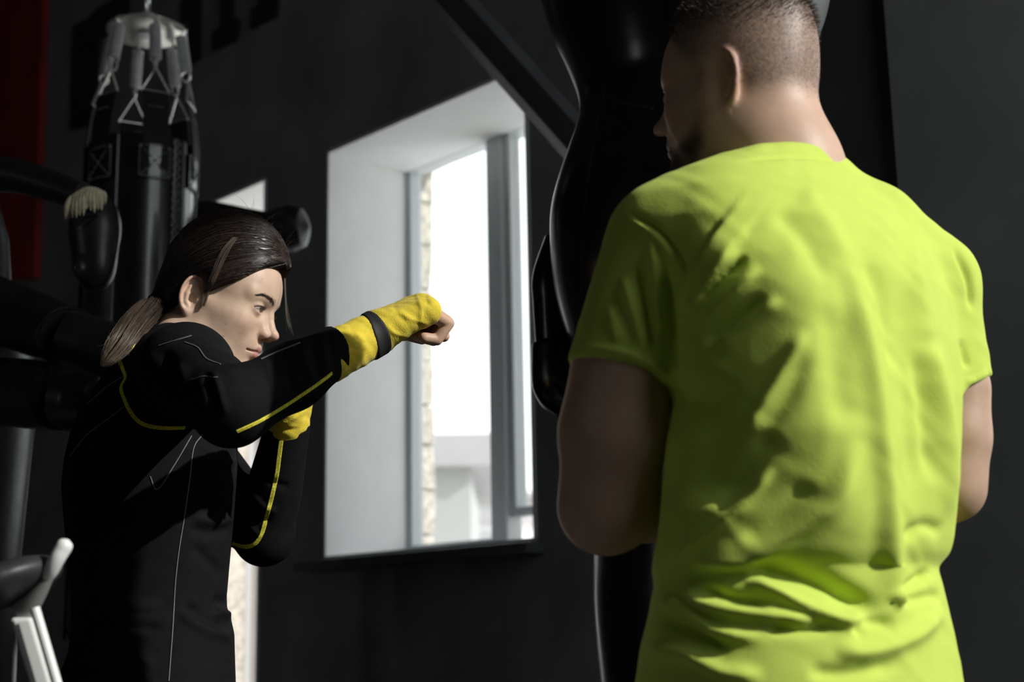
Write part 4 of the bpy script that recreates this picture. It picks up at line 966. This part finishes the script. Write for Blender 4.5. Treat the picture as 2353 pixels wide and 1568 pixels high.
FW = [([(486, 1378), (515, 1384), (540, 1378)], 12, -.006), ([(490, 1405), (520, 1412), (545, 1410)], 9, .007), ([(420, 1390), (470, 1420), (530, 1445)], 12, -.006), ([(400, 1400), (460, 1440), (540, 1470)], 12, .005),
      ([(430, 1215), (490, 1225), (535, 1215)], 12, -.005), ([(440, 1190), (500, 1200), (540, 1190)], 10, .004), ([(440, 1250), (480, 1290), (520, 1330)], 14, -.005), ([(200, 1380), (280, 1400), (380, 1390)], 14, .005), ([(190, 1420), (280, 1445), (380, 1440)], 12, -.005), ([(165, 1500), (250, 1520), (360, 1530)], 12, .005), ([(160, 1535), (240, 1550)], 10, -.005),
      ([(470, 1010), (510, 1022), (545, 1018)], 9, -.004), ([(470, 1050), (510, 1062), (545, 1060)], 9, .004), ([(340, 800), (370, 880), (390, 950)], 16, .004), ([(380, 800), (395, 870), (400, 930)], 12, -.005), ([(415, 830), (425, 890), (425, 950)], 13, .004), ([(470, 850), (485, 900), (500, 960)], 9, -.005), ([(490, 850), (505, 900), (520, 960)], 8, .004),
      ([(610, 820), (625, 880), (640, 935)], 10, .003), ([(650, 805), (665, 860), (678, 915)], 9, -.003), ([(690, 792), (705, 840), (715, 890)], 8, .0035), ([(715, 782), (728, 830), (735, 878)], 7, -.004), ([(735, 776), (746, 820), (752, 862)], 7, .0035), ([(755, 772), (765, 815), (770, 850)], 6, -.0014),
      ([(575, 1130), (600, 1160), (640, 1180)], 8, .004), ([(560, 1150), (590, 1185), (625, 1200)], 8, -.004), ([(550, 1170), (575, 1210), (600, 1235)], 8, .004), ([(600, 1080), (630, 1110), (670, 1120)], 8, -.003), ([(540, 1190), (555, 1225), (570, 1245)], 8, -.004), ([(200, 950), (230, 1000), (300, 1010)], 16, .004), ([(190, 1030), (260, 1060), (330, 1050)], 16, -.004)]
V = folds(V, Q, FW)
m_top = mat('top_black', (0.0075, 0.0075, 0.0085), 0.85, spec=0.09, noise=0.15, nscale=60, bump=0.25, bscale=700)
wsh = obj('long_sleeved_top', V, Q, m_top, woman); stree = bvh(V, Q)
m_seam = mat('yellow_overlock', (0.78, 0.70, 0.06), 0.75, noise=0.35, nscale=420, bump=0.6, bscale=900)
m_sgrey = mat('seam_grey', (0.13, 0.13, 0.135), 0.7, noise=0.2, nscale=200)
for l, wd in (([(311, 783), (305, 800), (286, 818), (276, 830), (283, 850), (289, 867), (282, 882), (279, 897), (287, 920), (299, 945), (318, 968), (345, 980), (380, 984), (425, 983)], .0031),
              ([(545, 992), (600, 966), (660, 930), (720, 890), (750, 868), (762, 858)], .0024), ([(646, 1013), (640, 1060), (636, 1090), (625, 1140), (612, 1190), (600, 1230), (583, 1252), (560, 1257), (530, 1248)], .0033)):
    b = MB(); ribbon(b, stree, l, wd); 
    if b.v: b.build('yellow_seam', m_seam, wsh, smooth=True, kind='stuff')
for l in ([(200, 930), (245, 890), (290, 862)], [(160, 1050), (200, 1000), (240, 970), (290, 932)], [(466, 998), (445, 1030), (436, 1100), (425, 1180), (412, 1260), (403, 1340), (398, 1430), (393, 1500), (388, 1566)], [(425, 787), (455, 800), (475, 825), (507, 838)], [(365, 795), (400, 784), (440, 772)], [(440, 1002), (400, 1070), (362, 1125), (345, 1095)], [(440, 873), (470, 866), (500, 868)], [(600, 826), (640, 808), (690, 788)]):
    b = MB(); ribbon(b, stree, l, .0009, .0005)
    if b.v: b.build('seam', m_sgrey, wsh, smooth=True, kind='stuff')

# head and neck
def whead(p):
    q = ((p-WHO.astype(np.float32))@WHR.astype(np.float32))/WS
    d = head_sdf(q)*WS
    d = smin(d, cone(p, NKT, NKB, 0.047, 0.043), 0.025)
    d = smin(d, cone(p, h2w((0.020, 0, -0.045)), NKB+np.array([0.038, 0, -0.033]), 0.030, 0.033), 0.03)
    return add_ears(d/WS, q)*WS
V, Q = sdf_mesh(whead, np.minimum(WHO-0.15, NKB-0.07), WHO+0.16, 0.0014, slack=2.4)
V = smooth_mesh(V, Q, 1, 0.4); q = w2h(V); m_ = q.copy(); m_[:, 1] = np.abs(m_[:, 1])
skin = np.array([0.60, 0.415, 0.305]); C = np.tile(skin, (len(V), 1))
def blend(C, mask, col): return C*(1-mask[:, None])+np.array(col)*mask[:, None]
C = blend(C, 0.30*np.exp(-((m_-[0.072, 0.042, -0.018])**2).sum(1)/0.018**2), (0.62, 0.34, 0.26))
C = blend(C, 0.30*np.exp(-((m_-[0.112, 0.0, -0.015])**2).sum(1)/0.014**2), (0.62, 0.32, 0.26))
C = blend(C, 0.45*sm(m_[:, 1], 0.074, 0.084)*(q[:, 0] < 0.02), (0.62, 0.33, 0.25))
lipd = np.minimum(chain(m_.astype(np.float32), [(0.0965, 0, -0.0425), (0.0945, 0.007, -0.0420), (0.0825, 0.0215, -0.0475)], [0.0052, 0.0048, 0.0022]), chain(m_.astype(np.float32), [(0.0950, 0, -0.0520), (0.0925, 0.008, -0.0515), (0.0820, 0.0205, -0.0480)], [0.0056, 0.0052, 0.0022]))
C = blend(C, 0.85*(1-sm(lipd, -0.0005, 0.0016)), (0.46, 0.20, 0.175))
ed = np.sqrt(((m_-EYE)**2).sum(1)); u = m_[:, 1]-EYE[1]; v = m_[:, 2]-EYE[2]
rim = np.exp(-((np.hypot(u/1.0, (v-0.0005)*2.2)-0.0125)/0.0022)**2)*(ed < 0.017)*(q[:, 0] > 0.06)
C = blend(C, 0.35*rim, (0.40, 0.20, 0.16)); lash = rim*sm(v, 0.001, 0.004); C = blend(C, 0.75*lash, (0.05, 0.03, 0.025))
brow_line = spline([np.array(p_) for p_ in [(0.0, 0.012, 0.0325), (0.0, 0.024, 0.0370), (0.0, 0.037, 0.0390), (0.0, 0.050, 0.0345)]], 6)
bd, bt = polydist(m_[:, 1:], brow_line[:, 1:]); bw = np.interp(bt, [0, .3, .7, 1], [.0034, .0036, .0026, .0012])
C = blend(C, 0.55*np.exp(-(bd/bw)**2)*(q[:, 0] > 0.055), (0.10, 0.06, 0.045))
for px_, py_, r_ in ((514, 774, .0012), (521, 747, .0008), (533, 768, .0007), (599, 638, .0008)):
    h_p = hloc(px_, py_, -0.055); dd_ = np.hypot(q[:, 0]-h_p[0], q[:, 2]-h_p[2]); C = blend(C, 0.7*np.exp(-(dd_/r_)**2)*(q[:, 1] < 0), (0.16, 0.08, 0.06))
# scalp under the hair is dark
HPOLY = [tuple(hloc(x, y, yl)[[0, 2]]) for x, y, yl in [(666, 624, -.005), (655, 608, -.02), (643, 598, -.032), (622, 602, -.045), (603, 609, -.055), (555, 638, -.066), (507, 657, -.07), (480, 664, -.072), (474, 676, -.073), (469, 668, -.073), (468, 642, -.078), (455, 629, -.08), (430, 630, -.08), (410, 648, -.08), (404, 690, -.07), (402, 716, -.05), (396, 730, -.03), (360, 735, 0), (300, 700, 0), (300, 560, 0), (400, 420, 0), (540, 400, 0), (700, 480, 0), (720, 600, 0)]]
hm = poly2d(q[:, 0].astype(np.float32), q[:, 2].astype(np.float32), HPOLY); notear = (np.abs(q[:, 1]) < 0.0755) | (q[:, 2] > 0.04)
C = blend(C, 0.8*(1-sm(hm, -0.002, 0.004))*notear, (0.05, 0.03, 0.025))
wparts = [(V, Q, C)]; hV, hQ = V, Q; htree = bvh(V, Q)
print('head', len(V), time.time()-T0)
HS = 0.93*K
ra, rb, rc = frame(wat(1000, 700, 1.80)-RW, (-0.1, -0.35, 1)); 
la_, lb_, lc_ = frame(LW-LE, (1, -0.2, 0)); 
def Rloc(p): return (np.stack([(p-RW)@ra, (p-RW)@rb, (p-RW)@rc], 1)/HS).astype(np.float32)
def Lloc(p): return (np.stack([(p-LW)@la_, -((p-LW)@lb_), (p-LW)@lc_], 1)/HS).astype(np.float32)
for fn, cc in ((Rloc, RW+ra*0.05), (Lloc, LW+la_*0.05)):
    V, Q = sdf_mesh(lambda p: hand_sdf(fn(p))*HS, cc-0.13, cc+0.13, 0.0018); V = smooth_mesh(V, Q, 1)
    Cc = np.tile(skin*[.95, .86, .84], (len(V), 1)); wparts.append((V, Q, Cc))
V, Q = sdf_mesh(lambda p: smin(wtorso(p, -0.012), smin(chain(p, [RS, RE, RW], rk(.042, .028, .016)), chain(p, [LS, wat(440, 1000, 2.13), LE, LW], rk(.038, .03, .026, .016)), .01), .02), lo_, hi_, 0.008); wparts.append((V, Q, np.tile(skin, (len(V), 1))))
V, Q, C = join(wparts); wbody = obj('body', V, Q, m_skin, woman, col=C)
# eyes
m_eye = mat('eye', (0.7, 0.68, 0.66), 0.12, attr='Col', spec=0.6)
for sg in (-1, 1):
    c = EYE*[1, sg, 1]; ga = np.array([math.cos(.16)*math.cos(.10), math.sin(.10), math.sin(.16)]); ga /= np.linalg.norm(ga)
    b = MB(); nu, nv = 40, 40; V = []; Cc = []
    e1 = np.cross(UP, ga); e1 /= np.linalg.norm(e1); e2 = np.cross(ga, e1)
    for i in range(nv+1):
        t = math.pi*(i/nv)**1.6
        for j in range(nu):
            ph = 2*math.pi*j/nu; rr_ = 0.0124+(0.0006*max(0, math.cos(t/0.5*1.5)) if t < .5 else 0)
            V.append(h2w(c+rr_*(math.cos(t)*ga+math.sin(t)*(math.cos(ph)*e1+math.sin(ph)*e2))))
            if t < 0.17: k_ = (0.006, 0.005, 0.005)
            elif t < 0.44: k_ = np.array((0.20, 0.115, 0.045))*(0.75+0.4*RNG.random())
            elif t < 0.50: k_ = (0.06, 0.04, 0.03)
            else: k_ = (0.62, 0.56, 0.53)
            Cc.append(k_)
    Fc = [(i*nu+j, i*nu+(j+1) % nu, (i+1)*nu+(j+1) % nu, (i+1)*nu+j) for i in range(nv) for j in range(nu)]
    obj('eye', np.array(V), Fc, m_eye, woman, col=np.array(Cc, float))
# brows and lashes
def strands(paths, r0, name, m, par, sides=3, taper=True, **kw):
    V = []; Fc = []; 
    for pts in paths:
        pts = np.asarray(pts, float); n = len(pts); k = len(V); r = r0*(0.7+0.6*RNG.random())
        tg = np.gradient(pts, axis=0); tg /= np.linalg.norm(tg, axis=1, keepdims=True)+1e-12
        a = np.cross(tg, [0.31, 0.87, 0.38]); a /= np.linalg.norm(a, axis=1, keepdims=True)+1e-12; c = np.cross(tg, a)
        for i in range(n):
            rad = r*(1-0.75*(i/(n-1))**3 if taper else 1)
            for s_ in range(sides): V.append(pts[i]+rad*(math.cos(2.0944*s_)*a[i]+math.sin(2.0944*s_)*c[i]))
        for i in range(n-1):
            for s_ in range(sides): Fc.append((k+i*sides+s_, k+i*sides+(s_+1) % sides, k+(i+1)*sides+(s_+1) % sides, k+(i+1)*sides+s_))
    return obj(name, np.array(V), np.array(Fc), m, par, kind='stuff', **kw)
m_brow = mat('brow_hair', (0.035, 0.022, 0.017), 0.5, noise=0.2)
for sg in (-1, 1):
    paths = []
    for i in range(170):
        t = RNG.random(); c = brow_line[min(int(t*(len(brow_line)-1)), len(brow_line)-1)]; wv = np.interp(t, [0, .3, .7, 1], [.0028, .003, .0022, .0009])
        yy, zz = (c[1]+RNG.normal(0, .001))*sg, c[2]+RNG.normal(0, wv*.55)
        o = h2w((0.14, yy, zz)); r = htree.ray_cast(Vector(o), Vector(-wfw))
        if r[0] is None: continue
        p = np.array(r[0]); n = np.array(r[1]); dv = WHR@np.array([-0.25, sg*(0.35+0.65*t), 0.75-1.15*t]); dv = dv-n*(dv@n); dv /= np.linalg.norm(dv); L_ = 0.006*(0.7+.5*RNG.random())
        paths.append([p-n*.0002, p+dv*L_*.5+n*.0006, p+dv*L_+n*.0002])
    strands(paths, 0.00022, 'eyebrow', m_brow, woman)
    paths = []
    for i in range(60):
        uu = -0.0115+0.0245*i/59; vv = 0.0050*(1-(uu/0.0140)**2)+0.0003; yl = EYE[1]+uu
        x0 = EYE[0]+math.sqrt(max(1e-6, 0.0142**2-uu*uu-vv*vv)); p = np.array([x0, yl*sg, EYE[2]+vv]); out = np.array([0.8, sg*uu*45, 0.15]); out /= np.linalg.norm(out); L_ = .0055+.0015*RNG.random()
        paths.append([h2w(p), h2w(p+out*L_*.5-[0, 0, .0008]), h2w(p+out*L_+[0, 0, .0012])])
    strands(paths, 0.00020, 'eyelashes', m_brow, woman)
print('face', time.time()-T0)

# hair
m_hair = mat('hair_dark', (0.05, 0.03, 0.025), 0.36, attr='Col', spec=0.5)
def cap_sdf(p):
    q = ((p-WHO.astype(np.float32))@WHR.astype(np.float32))/WS
    d = ell(q, (0.007, 0, 0.060), (0.1015, 0.0835, 0.108)); d = smin(d, ell(q, (0.040, 0, 0.046), (0.0600, 0.066, 0.070)), 0.02)
    d = smin(d, ell(q, (-0.046, 0, 0.004), (0.046, 0.055, 0.050)), 0.03)
    mk = poly2d(q[:, 0], q[:, 2], HPOLY)
    d = smin(d, ell(q, (-0.076, 0, -0.022), (0.024, 0.028, 0.026)), 0.02)
    return smax(d, np.where(q[:, 1] < 0.2, mk, mk), 0.006)*WS
V, Q = sdf_mesh(cap_sdf, WHO-0.17, WHO+0.19, 0.0022); V = smooth_mesh(V, Q, 2)
qc = w2h(V); TIE = np.array([-0.088, -0.010, -0.026])
# combed grooves run towards the tie
ctr = np.array([0.0, 0, 0.04]); dv = qc-ctr; dv /= np.linalg.norm(dv, axis=1, keepdims=True); te = (TIE-ctr)/np.linalg.norm(TIE-ctr)
r1 = np.cross(te, [0, 1.0, 0]); r1 /= np.linalg.norm(r1); r2 = np.cross(te, r1); ang = np.arctan2(dv@r2, dv@r1)
gr = 0.5*np.sin(ang*47+1.3*np.sin(ang*9))+0.35*np.sin(ang*101+2*np.sin(ang*13))+0.3*np.sin(ang*23)
V = V+vnormals(V, Q)*(0.0011*gr*sm(-poly2d(qc[:, 0].astype(np.float32), qc[:, 2].astype(np.float32), HPOLY), 0.0, 0.012))[:, None].astype(np.float32)
dark = np.array([0.030, 0.019, 0.016]); fair = np.array([0.34, 0.255, 0.19])
whair = obj('hair', V, Q, m_hair, woman, col=np.tile(dark, (len(V), 1))); ctree = bvh(V, Q)
def on_cap(d, lift):
    o = Vector(h2w(ctr)); r = ctree.ray_cast(Vector(h2w(ctr+d*0.25)), (o-Vector(h2w(ctr+d*0.25))).normalized())
    return None if r[0] is None else np.array(r[0])+np.array(r[1])*lift
def slerp(a, b, t):
    w0 = math.acos(float(np.clip(a@b, -1, 1))); s_ = math.sin(w0)+1e-9; return math.sin((1-t)*w0)/s_*a+math.sin(t*w0)/s_*b
paths = []; cols = []
starts = []
hl = [np.array([*p_]) for p_ in HPOLY[:9]]
for i in range(2600):
    sg = -1 if RNG.random() < .78 else 1
    if RNG.random() < .62:
        k = RNG.random()*7.98; p_ = hl[int(k)]*(1-k % 1)+hl[int(k)+1]*(k % 1); yl = np.interp(k, [0, 1, 2, 3, 4, 5, 8], [0.002, .02, .032, .045, .055, .066, .073]); st = np.array([p_[0]-0.004*RNG.random(), sg*yl, p_[1]+0.003+0.006*RNG.random()])
    else:
        t = RNG.random(); st = np.array([0.09-0.13*t, 0.004*sg+0.006*RNG.normal(), 0.11+0.035*math.sin(t*2.2)])   # parting
    a = st-ctr; a /= np.linalg.norm(a); pts = []; lift = 0.0008+0.0022*RNG.random(); tend = 0.80+.2*RNG.random(); tj = te+RNG.normal(0, .07, 3); tj /= np.linalg.norm(tj); ok = True
    for j in range(11):
        d = slerp(a, tj, tend*j/10); d[2] += 0.05*math.sin(math.pi*j/10)*0; p = on_cap(d/np.linalg.norm(d), lift*math.sin(math.pi*min(1, .08+j/10)))
        if p is None: ok = False; break
        pts.append(p)
    if ok: paths.append(pts); g_ = RNG.random(); cols.append(dark*(0.6+1.1*g_) if RNG.random() < .86 else dark*.5+fair*.32*RNG.random())
def col_strands(paths, cols, r0, name, par, tipc=None, m=m_hair):
    c = []
    for pts, k in zip(paths, cols):
        n = len(pts); tv = 0.25+1.3*RNG.random()**1.5
        for i in range(n): c += [k if tipc is None else k*(1-(i/(n-1))**2.0)+tipc*tv*(i/(n-1))**2.0]*3
    return strands(paths, r0, name, m, par, col=np.array(c, float))
col_strands(paths, cols, 0.00042, 'hair_strands', whair)
# ponytail
PT = [h2w(TIE), wat(350, 703, WY-0.04), wat(316, 738, WY-0.10), wat(284, 780, WY-0.14), wat(254, 818, WY-0.15), wat(233, 842, WY-0.15)]
pr_ = rk(0.0155, 0.0175, 0.0170, 0.0135, 0.0085, 0.002)
cl = spline(PT, 8); rl = np.interp(np.linspace(0, 5, len(cl)), range(6), pr_)
V, Q = sdf_mesh(lambda p: chain(p, cl[:36:3], rl[:36:3]*.6), np.min(PT, 0)-.04, np.max(PT, 0)+.04, 0.0025)
tt = np.clip((V[:, 2]-PT[-1][2])/(PT[0][2]-PT[-1][2]), 0, 1); Cc = dark[None]*tt[:, None]+(fair*.3)[None]*(1-tt[:, None])
pony = obj('ponytail', V, Q, m_hair, woman, col=Cc)
paths = []; cols = []
tg = np.gradient(cl, axis=0); tg /= np.linalg.norm(tg, axis=1, keepdims=True); na = np.cross(tg, [0, 1.0, 0]); na /= np.linalg.norm(na, axis=1, keepdims=True); nb_ = np.cross(tg, na)
for i in range(2400):
    ph = RNG.random()*6.283; rr_ = math.sqrt(RNG.random())*1.0; end = 0.82+0.18*RNG.random(); n = 14; pts = []; w1, w2 = RNG.normal(0, .14, 2)
    for j in range(n):
        x = end*j/(n-1)*(len(cl)-1); k = min(int(x), len(cl)-2); f = x-k; c = cl[k]*(1-f)+cl[k+1]*f; r = (rl[k]*(1-f)+rl[k+1]*f); s_ = j/(n-1)
        pts.append(c+r*rr_*((math.cos(ph)+w1*s_*2)*na[k]*1.15+(math.sin(ph)+w2*s_*2)*nb_[k]*.75))
    paths.append(pts); cols.append(dark*(.35+1.8*RNG.random()**2)+fair*(.12 if RNG.random() < .2 else 0))
tips = fair*0.95
col_strands(paths, cols, 0.00030, 'strands', pony, tipc=tips)
b = MB(); c = cl[2]; b.tube(ringpts(c, na[2], nb_[2], 0.0165, 18), 0.003, 8, closed=True); b.build('hair_tie', mat('elastic_black', (0.01, 0.01, 0.01), 0.8, noise=.1), pony, smooth=True)
# fair lock in front of the ear, wisps at the brow and flyaways
LOCK = []
for x, y in [(541, 549), (520, 578), (502, 612), (488, 646), (477, 674), (469, 704)]:
    hs = [h for h in (hit(ctree, x, y), hit(htree, x, y)) if h[0] is not None]; h = min(hs, key=lambda k: (k[0]-CAMPOS)@CF); LOCK.append((h[0], h[1], CR))
paths = []; cols = []
for i in range(75):
    o_ = RNG.normal(0, 1.0); pts = [c_+s_*(o_*w_*.00062)+n_*(0.0030+0.0012*RNG.random()) for (c_, n_, s_), w_ in zip(LOCK, (3, 5, 5, 4.6, 4, 2.4))]
    paths.append(spline(pts, 3)); cols.append(dark*.8+fair*(.05+.75*RNG.random()**2))
col_strands(paths, cols, 0.0004, 'loose_lock', whair)
paths = []; cols = []
for i in range(10):
    o_ = RNG.normal(0, 4.5); yb = WY+0.0; l = [(655, 640), (657, 690), (662+o_*.5, 730), (670+o_, 765+RNG.normal(0, 8))]
    paths.append(spline([wat(x+o_*.3, y, yb+.004*o_) for x, y in l], 4)); cols.append(dark*.8+fair*(.1+.4*RNG.random()))
for i in range(42):
    a = RNG.uniform(-0.2, 1.5); st = np.array([0.085*math.cos(a)+0.0, RNG.normal(0, .02), 0.055+0.085*math.sin(a)]); d = st-ctr; d /= np.linalg.norm(d); p = on_cap(d, 0)
    if p is None: continue
    e = WHR@(d+RNG.normal(0, .55, 3)); e /= np.linalg.norm(e); e2 = e+RNG.normal(0, .5, 3); L_ = RNG.uniform(.012, .04); paths.append(spline([p, p+e*L_*.4, p+e*L_*.7+e2*L_*.15, p+e*L_*.8+e2*L_*.45], 3)); cols.append(dark*1.6)
for i in range(30):
    k = RNG.integers(6, 30); e = RNG.normal(0, 1, 3); e /= np.linalg.norm(e); L_ = RNG.uniform(.01, .03); p = cl[k]+na[k]*rl[k]*RNG.uniform(-1, 1); paths.append(spline([p, p+tg[k]*L_*.5+e*L_*.2, p+tg[k]*L_+e*L_*.6], 4)); cols.append(dark+fair*.3)
col_strands(paths, cols, 0.00016, 'flyaways', whair)
print('hair', time.time()-T0)

# hand wraps
m_wrap = mat('wrap_yellow', (0.72, 0.55, 0.035), 0.85, noise=0.10, nscale=120, bump=0.35, bscale=500, sheen=0.1)
m_band = mat('band_black', (0.012, 0.011, 0.012), 0.7, noise=.2, nscale=80)
def wrap_core(L, fd=(-1, 0, 0)):
    d = cone(L, np.array(fd)*0.095, (0.0, 0, 0), 0.0300, 0.0265)
    for i, bb in enumerate((0.030, 0.0105, -0.0095, -0.0285)):
        d = smin(d, cone(L, (0.012, bb*0.55, 0.002), (0.080-0.003*abs(i-1), bb, 0.006-0.003*abs(i-1.2)), 0.0175, 0.0135), 0.012)
    return smin(d, ell(L, (0.035, 0.026, -0.012), (0.032, 0.018, 0.016)), 0.012)
def wrap_mesh(fn, cc, a0, a1, off, band=False, fd=(-1, 0, 0)):
    def f(p):
        L = fn(p); th = np.arctan2(L[:, 1], L[:, 2])
        d = wrap_core(L, fd)-off
        if not band: d = d-0.0006*np.sin(L[:, 0]*170+th*2+1.2*np.sin(th*2))-0.0003*np.sin(L[:, 0]*420+th*5)
        return smax(d, np.maximum(a0+0.006*np.sin(th*1.0+1)-L[:, 0], L[:, 0]-a1-0.010*L[:, 2]/0.02*(0 if band else 1)), 0.002)*HS
    V, Q = sdf_mesh(f, cc-0.14, cc+0.14, 0.0021); return smooth_mesh(V, Q, 1), Q
fdr = np.array([(RE-RW)@ra, (RE-RW)@rb, (RE-RW)@rc]); fdr /= np.linalg.norm(fdr)
V, Q = wrap_mesh(Rloc, RW+ra*.02, -0.085, 0.086, 0.004, fd=fdr)
V = folds(V, Q, [([(905, 715), (950, 735), (985, 745)], 5, .0014), ([(885, 745), (905, 765), (940, 775)], 5, .0014), ([(900, 700), (935, 745)], 6, -.0012), ([(955, 670), (968, 710), (965, 745)], 5, .0014), ([(975, 672), (985, 705)], 5, -.0012), ([(770, 770), (790, 800), (825, 815)], 5, .0014), ([(800, 745), (820, 780), (845, 790)], 6, -.0012)])
rwrap = obj('hand_wrap', V, Q, m_wrap, woman); rwrap['label'] = 'yellow hand wrap on the punching fist'
V, Q = wrap_mesh(Rloc, RW+ra*.02, -0.016, 0.003, 0.0056, True, fd=fdr); obj('wrist_band', V, Q, m_band, rwrap)
V, Q = wrap_mesh(Lloc, LW+la_*.02, -0.020, 0.086, 0.0055)
V = folds(V, Q, [([(610, 985), (660, 970), (710, 940)], 5, .0014), ([(620, 960), (670, 945), (715, 915)], 6, -.0014), ([(605, 1000), (650, 990), (700, 985)], 5, -.0012)])
lwrap = obj('hand_wrap', V, Q, m_wrap, woman); lwrap['label'] = 'yellow hand wrap on the guarding fist'
# leggings and shoes
whip = np.array([cx_[0], TY*K, zz_[0]+0.06]); m_leg = mat('leggings_black', (0.010, 0.010, 0.011), 0.75, noise=.2, nscale=40, bump=.2, bscale=300)
feet = [whip+WFd*0.20+WLd*0.12, whip-WFd*0.16-WLd*0.10]
def wlegs(p, off=0.0):
    d = ell(p, whip, (0.105, 0.125, 0.11))
    for f, sg in zip(feet, (1, -1)):
        h = whip+WLd*sg*0.07-UP*0.02; an = np.array([f[0], f[1], 0.09]); k = h*.5+an*.5+WFd*0.06
        d = smin(d, chain(p, [h, k, k*.65+an*.35-WFd*.012, an], [0.080+off, 0.052+off, 0.050+off, 0.034+off]), 0.03)
    return d
V, Q = sdf_mesh(wlegs, whip-[.45, .45, whip[2]], whip+[.45, .45, .2], 0.009); obj('leggings', V, Q, m_leg, woman)
for f in feet: shoes(np.array([f[0], f[1], 0]), WFd, woman)
print('all', time.time()-T0)
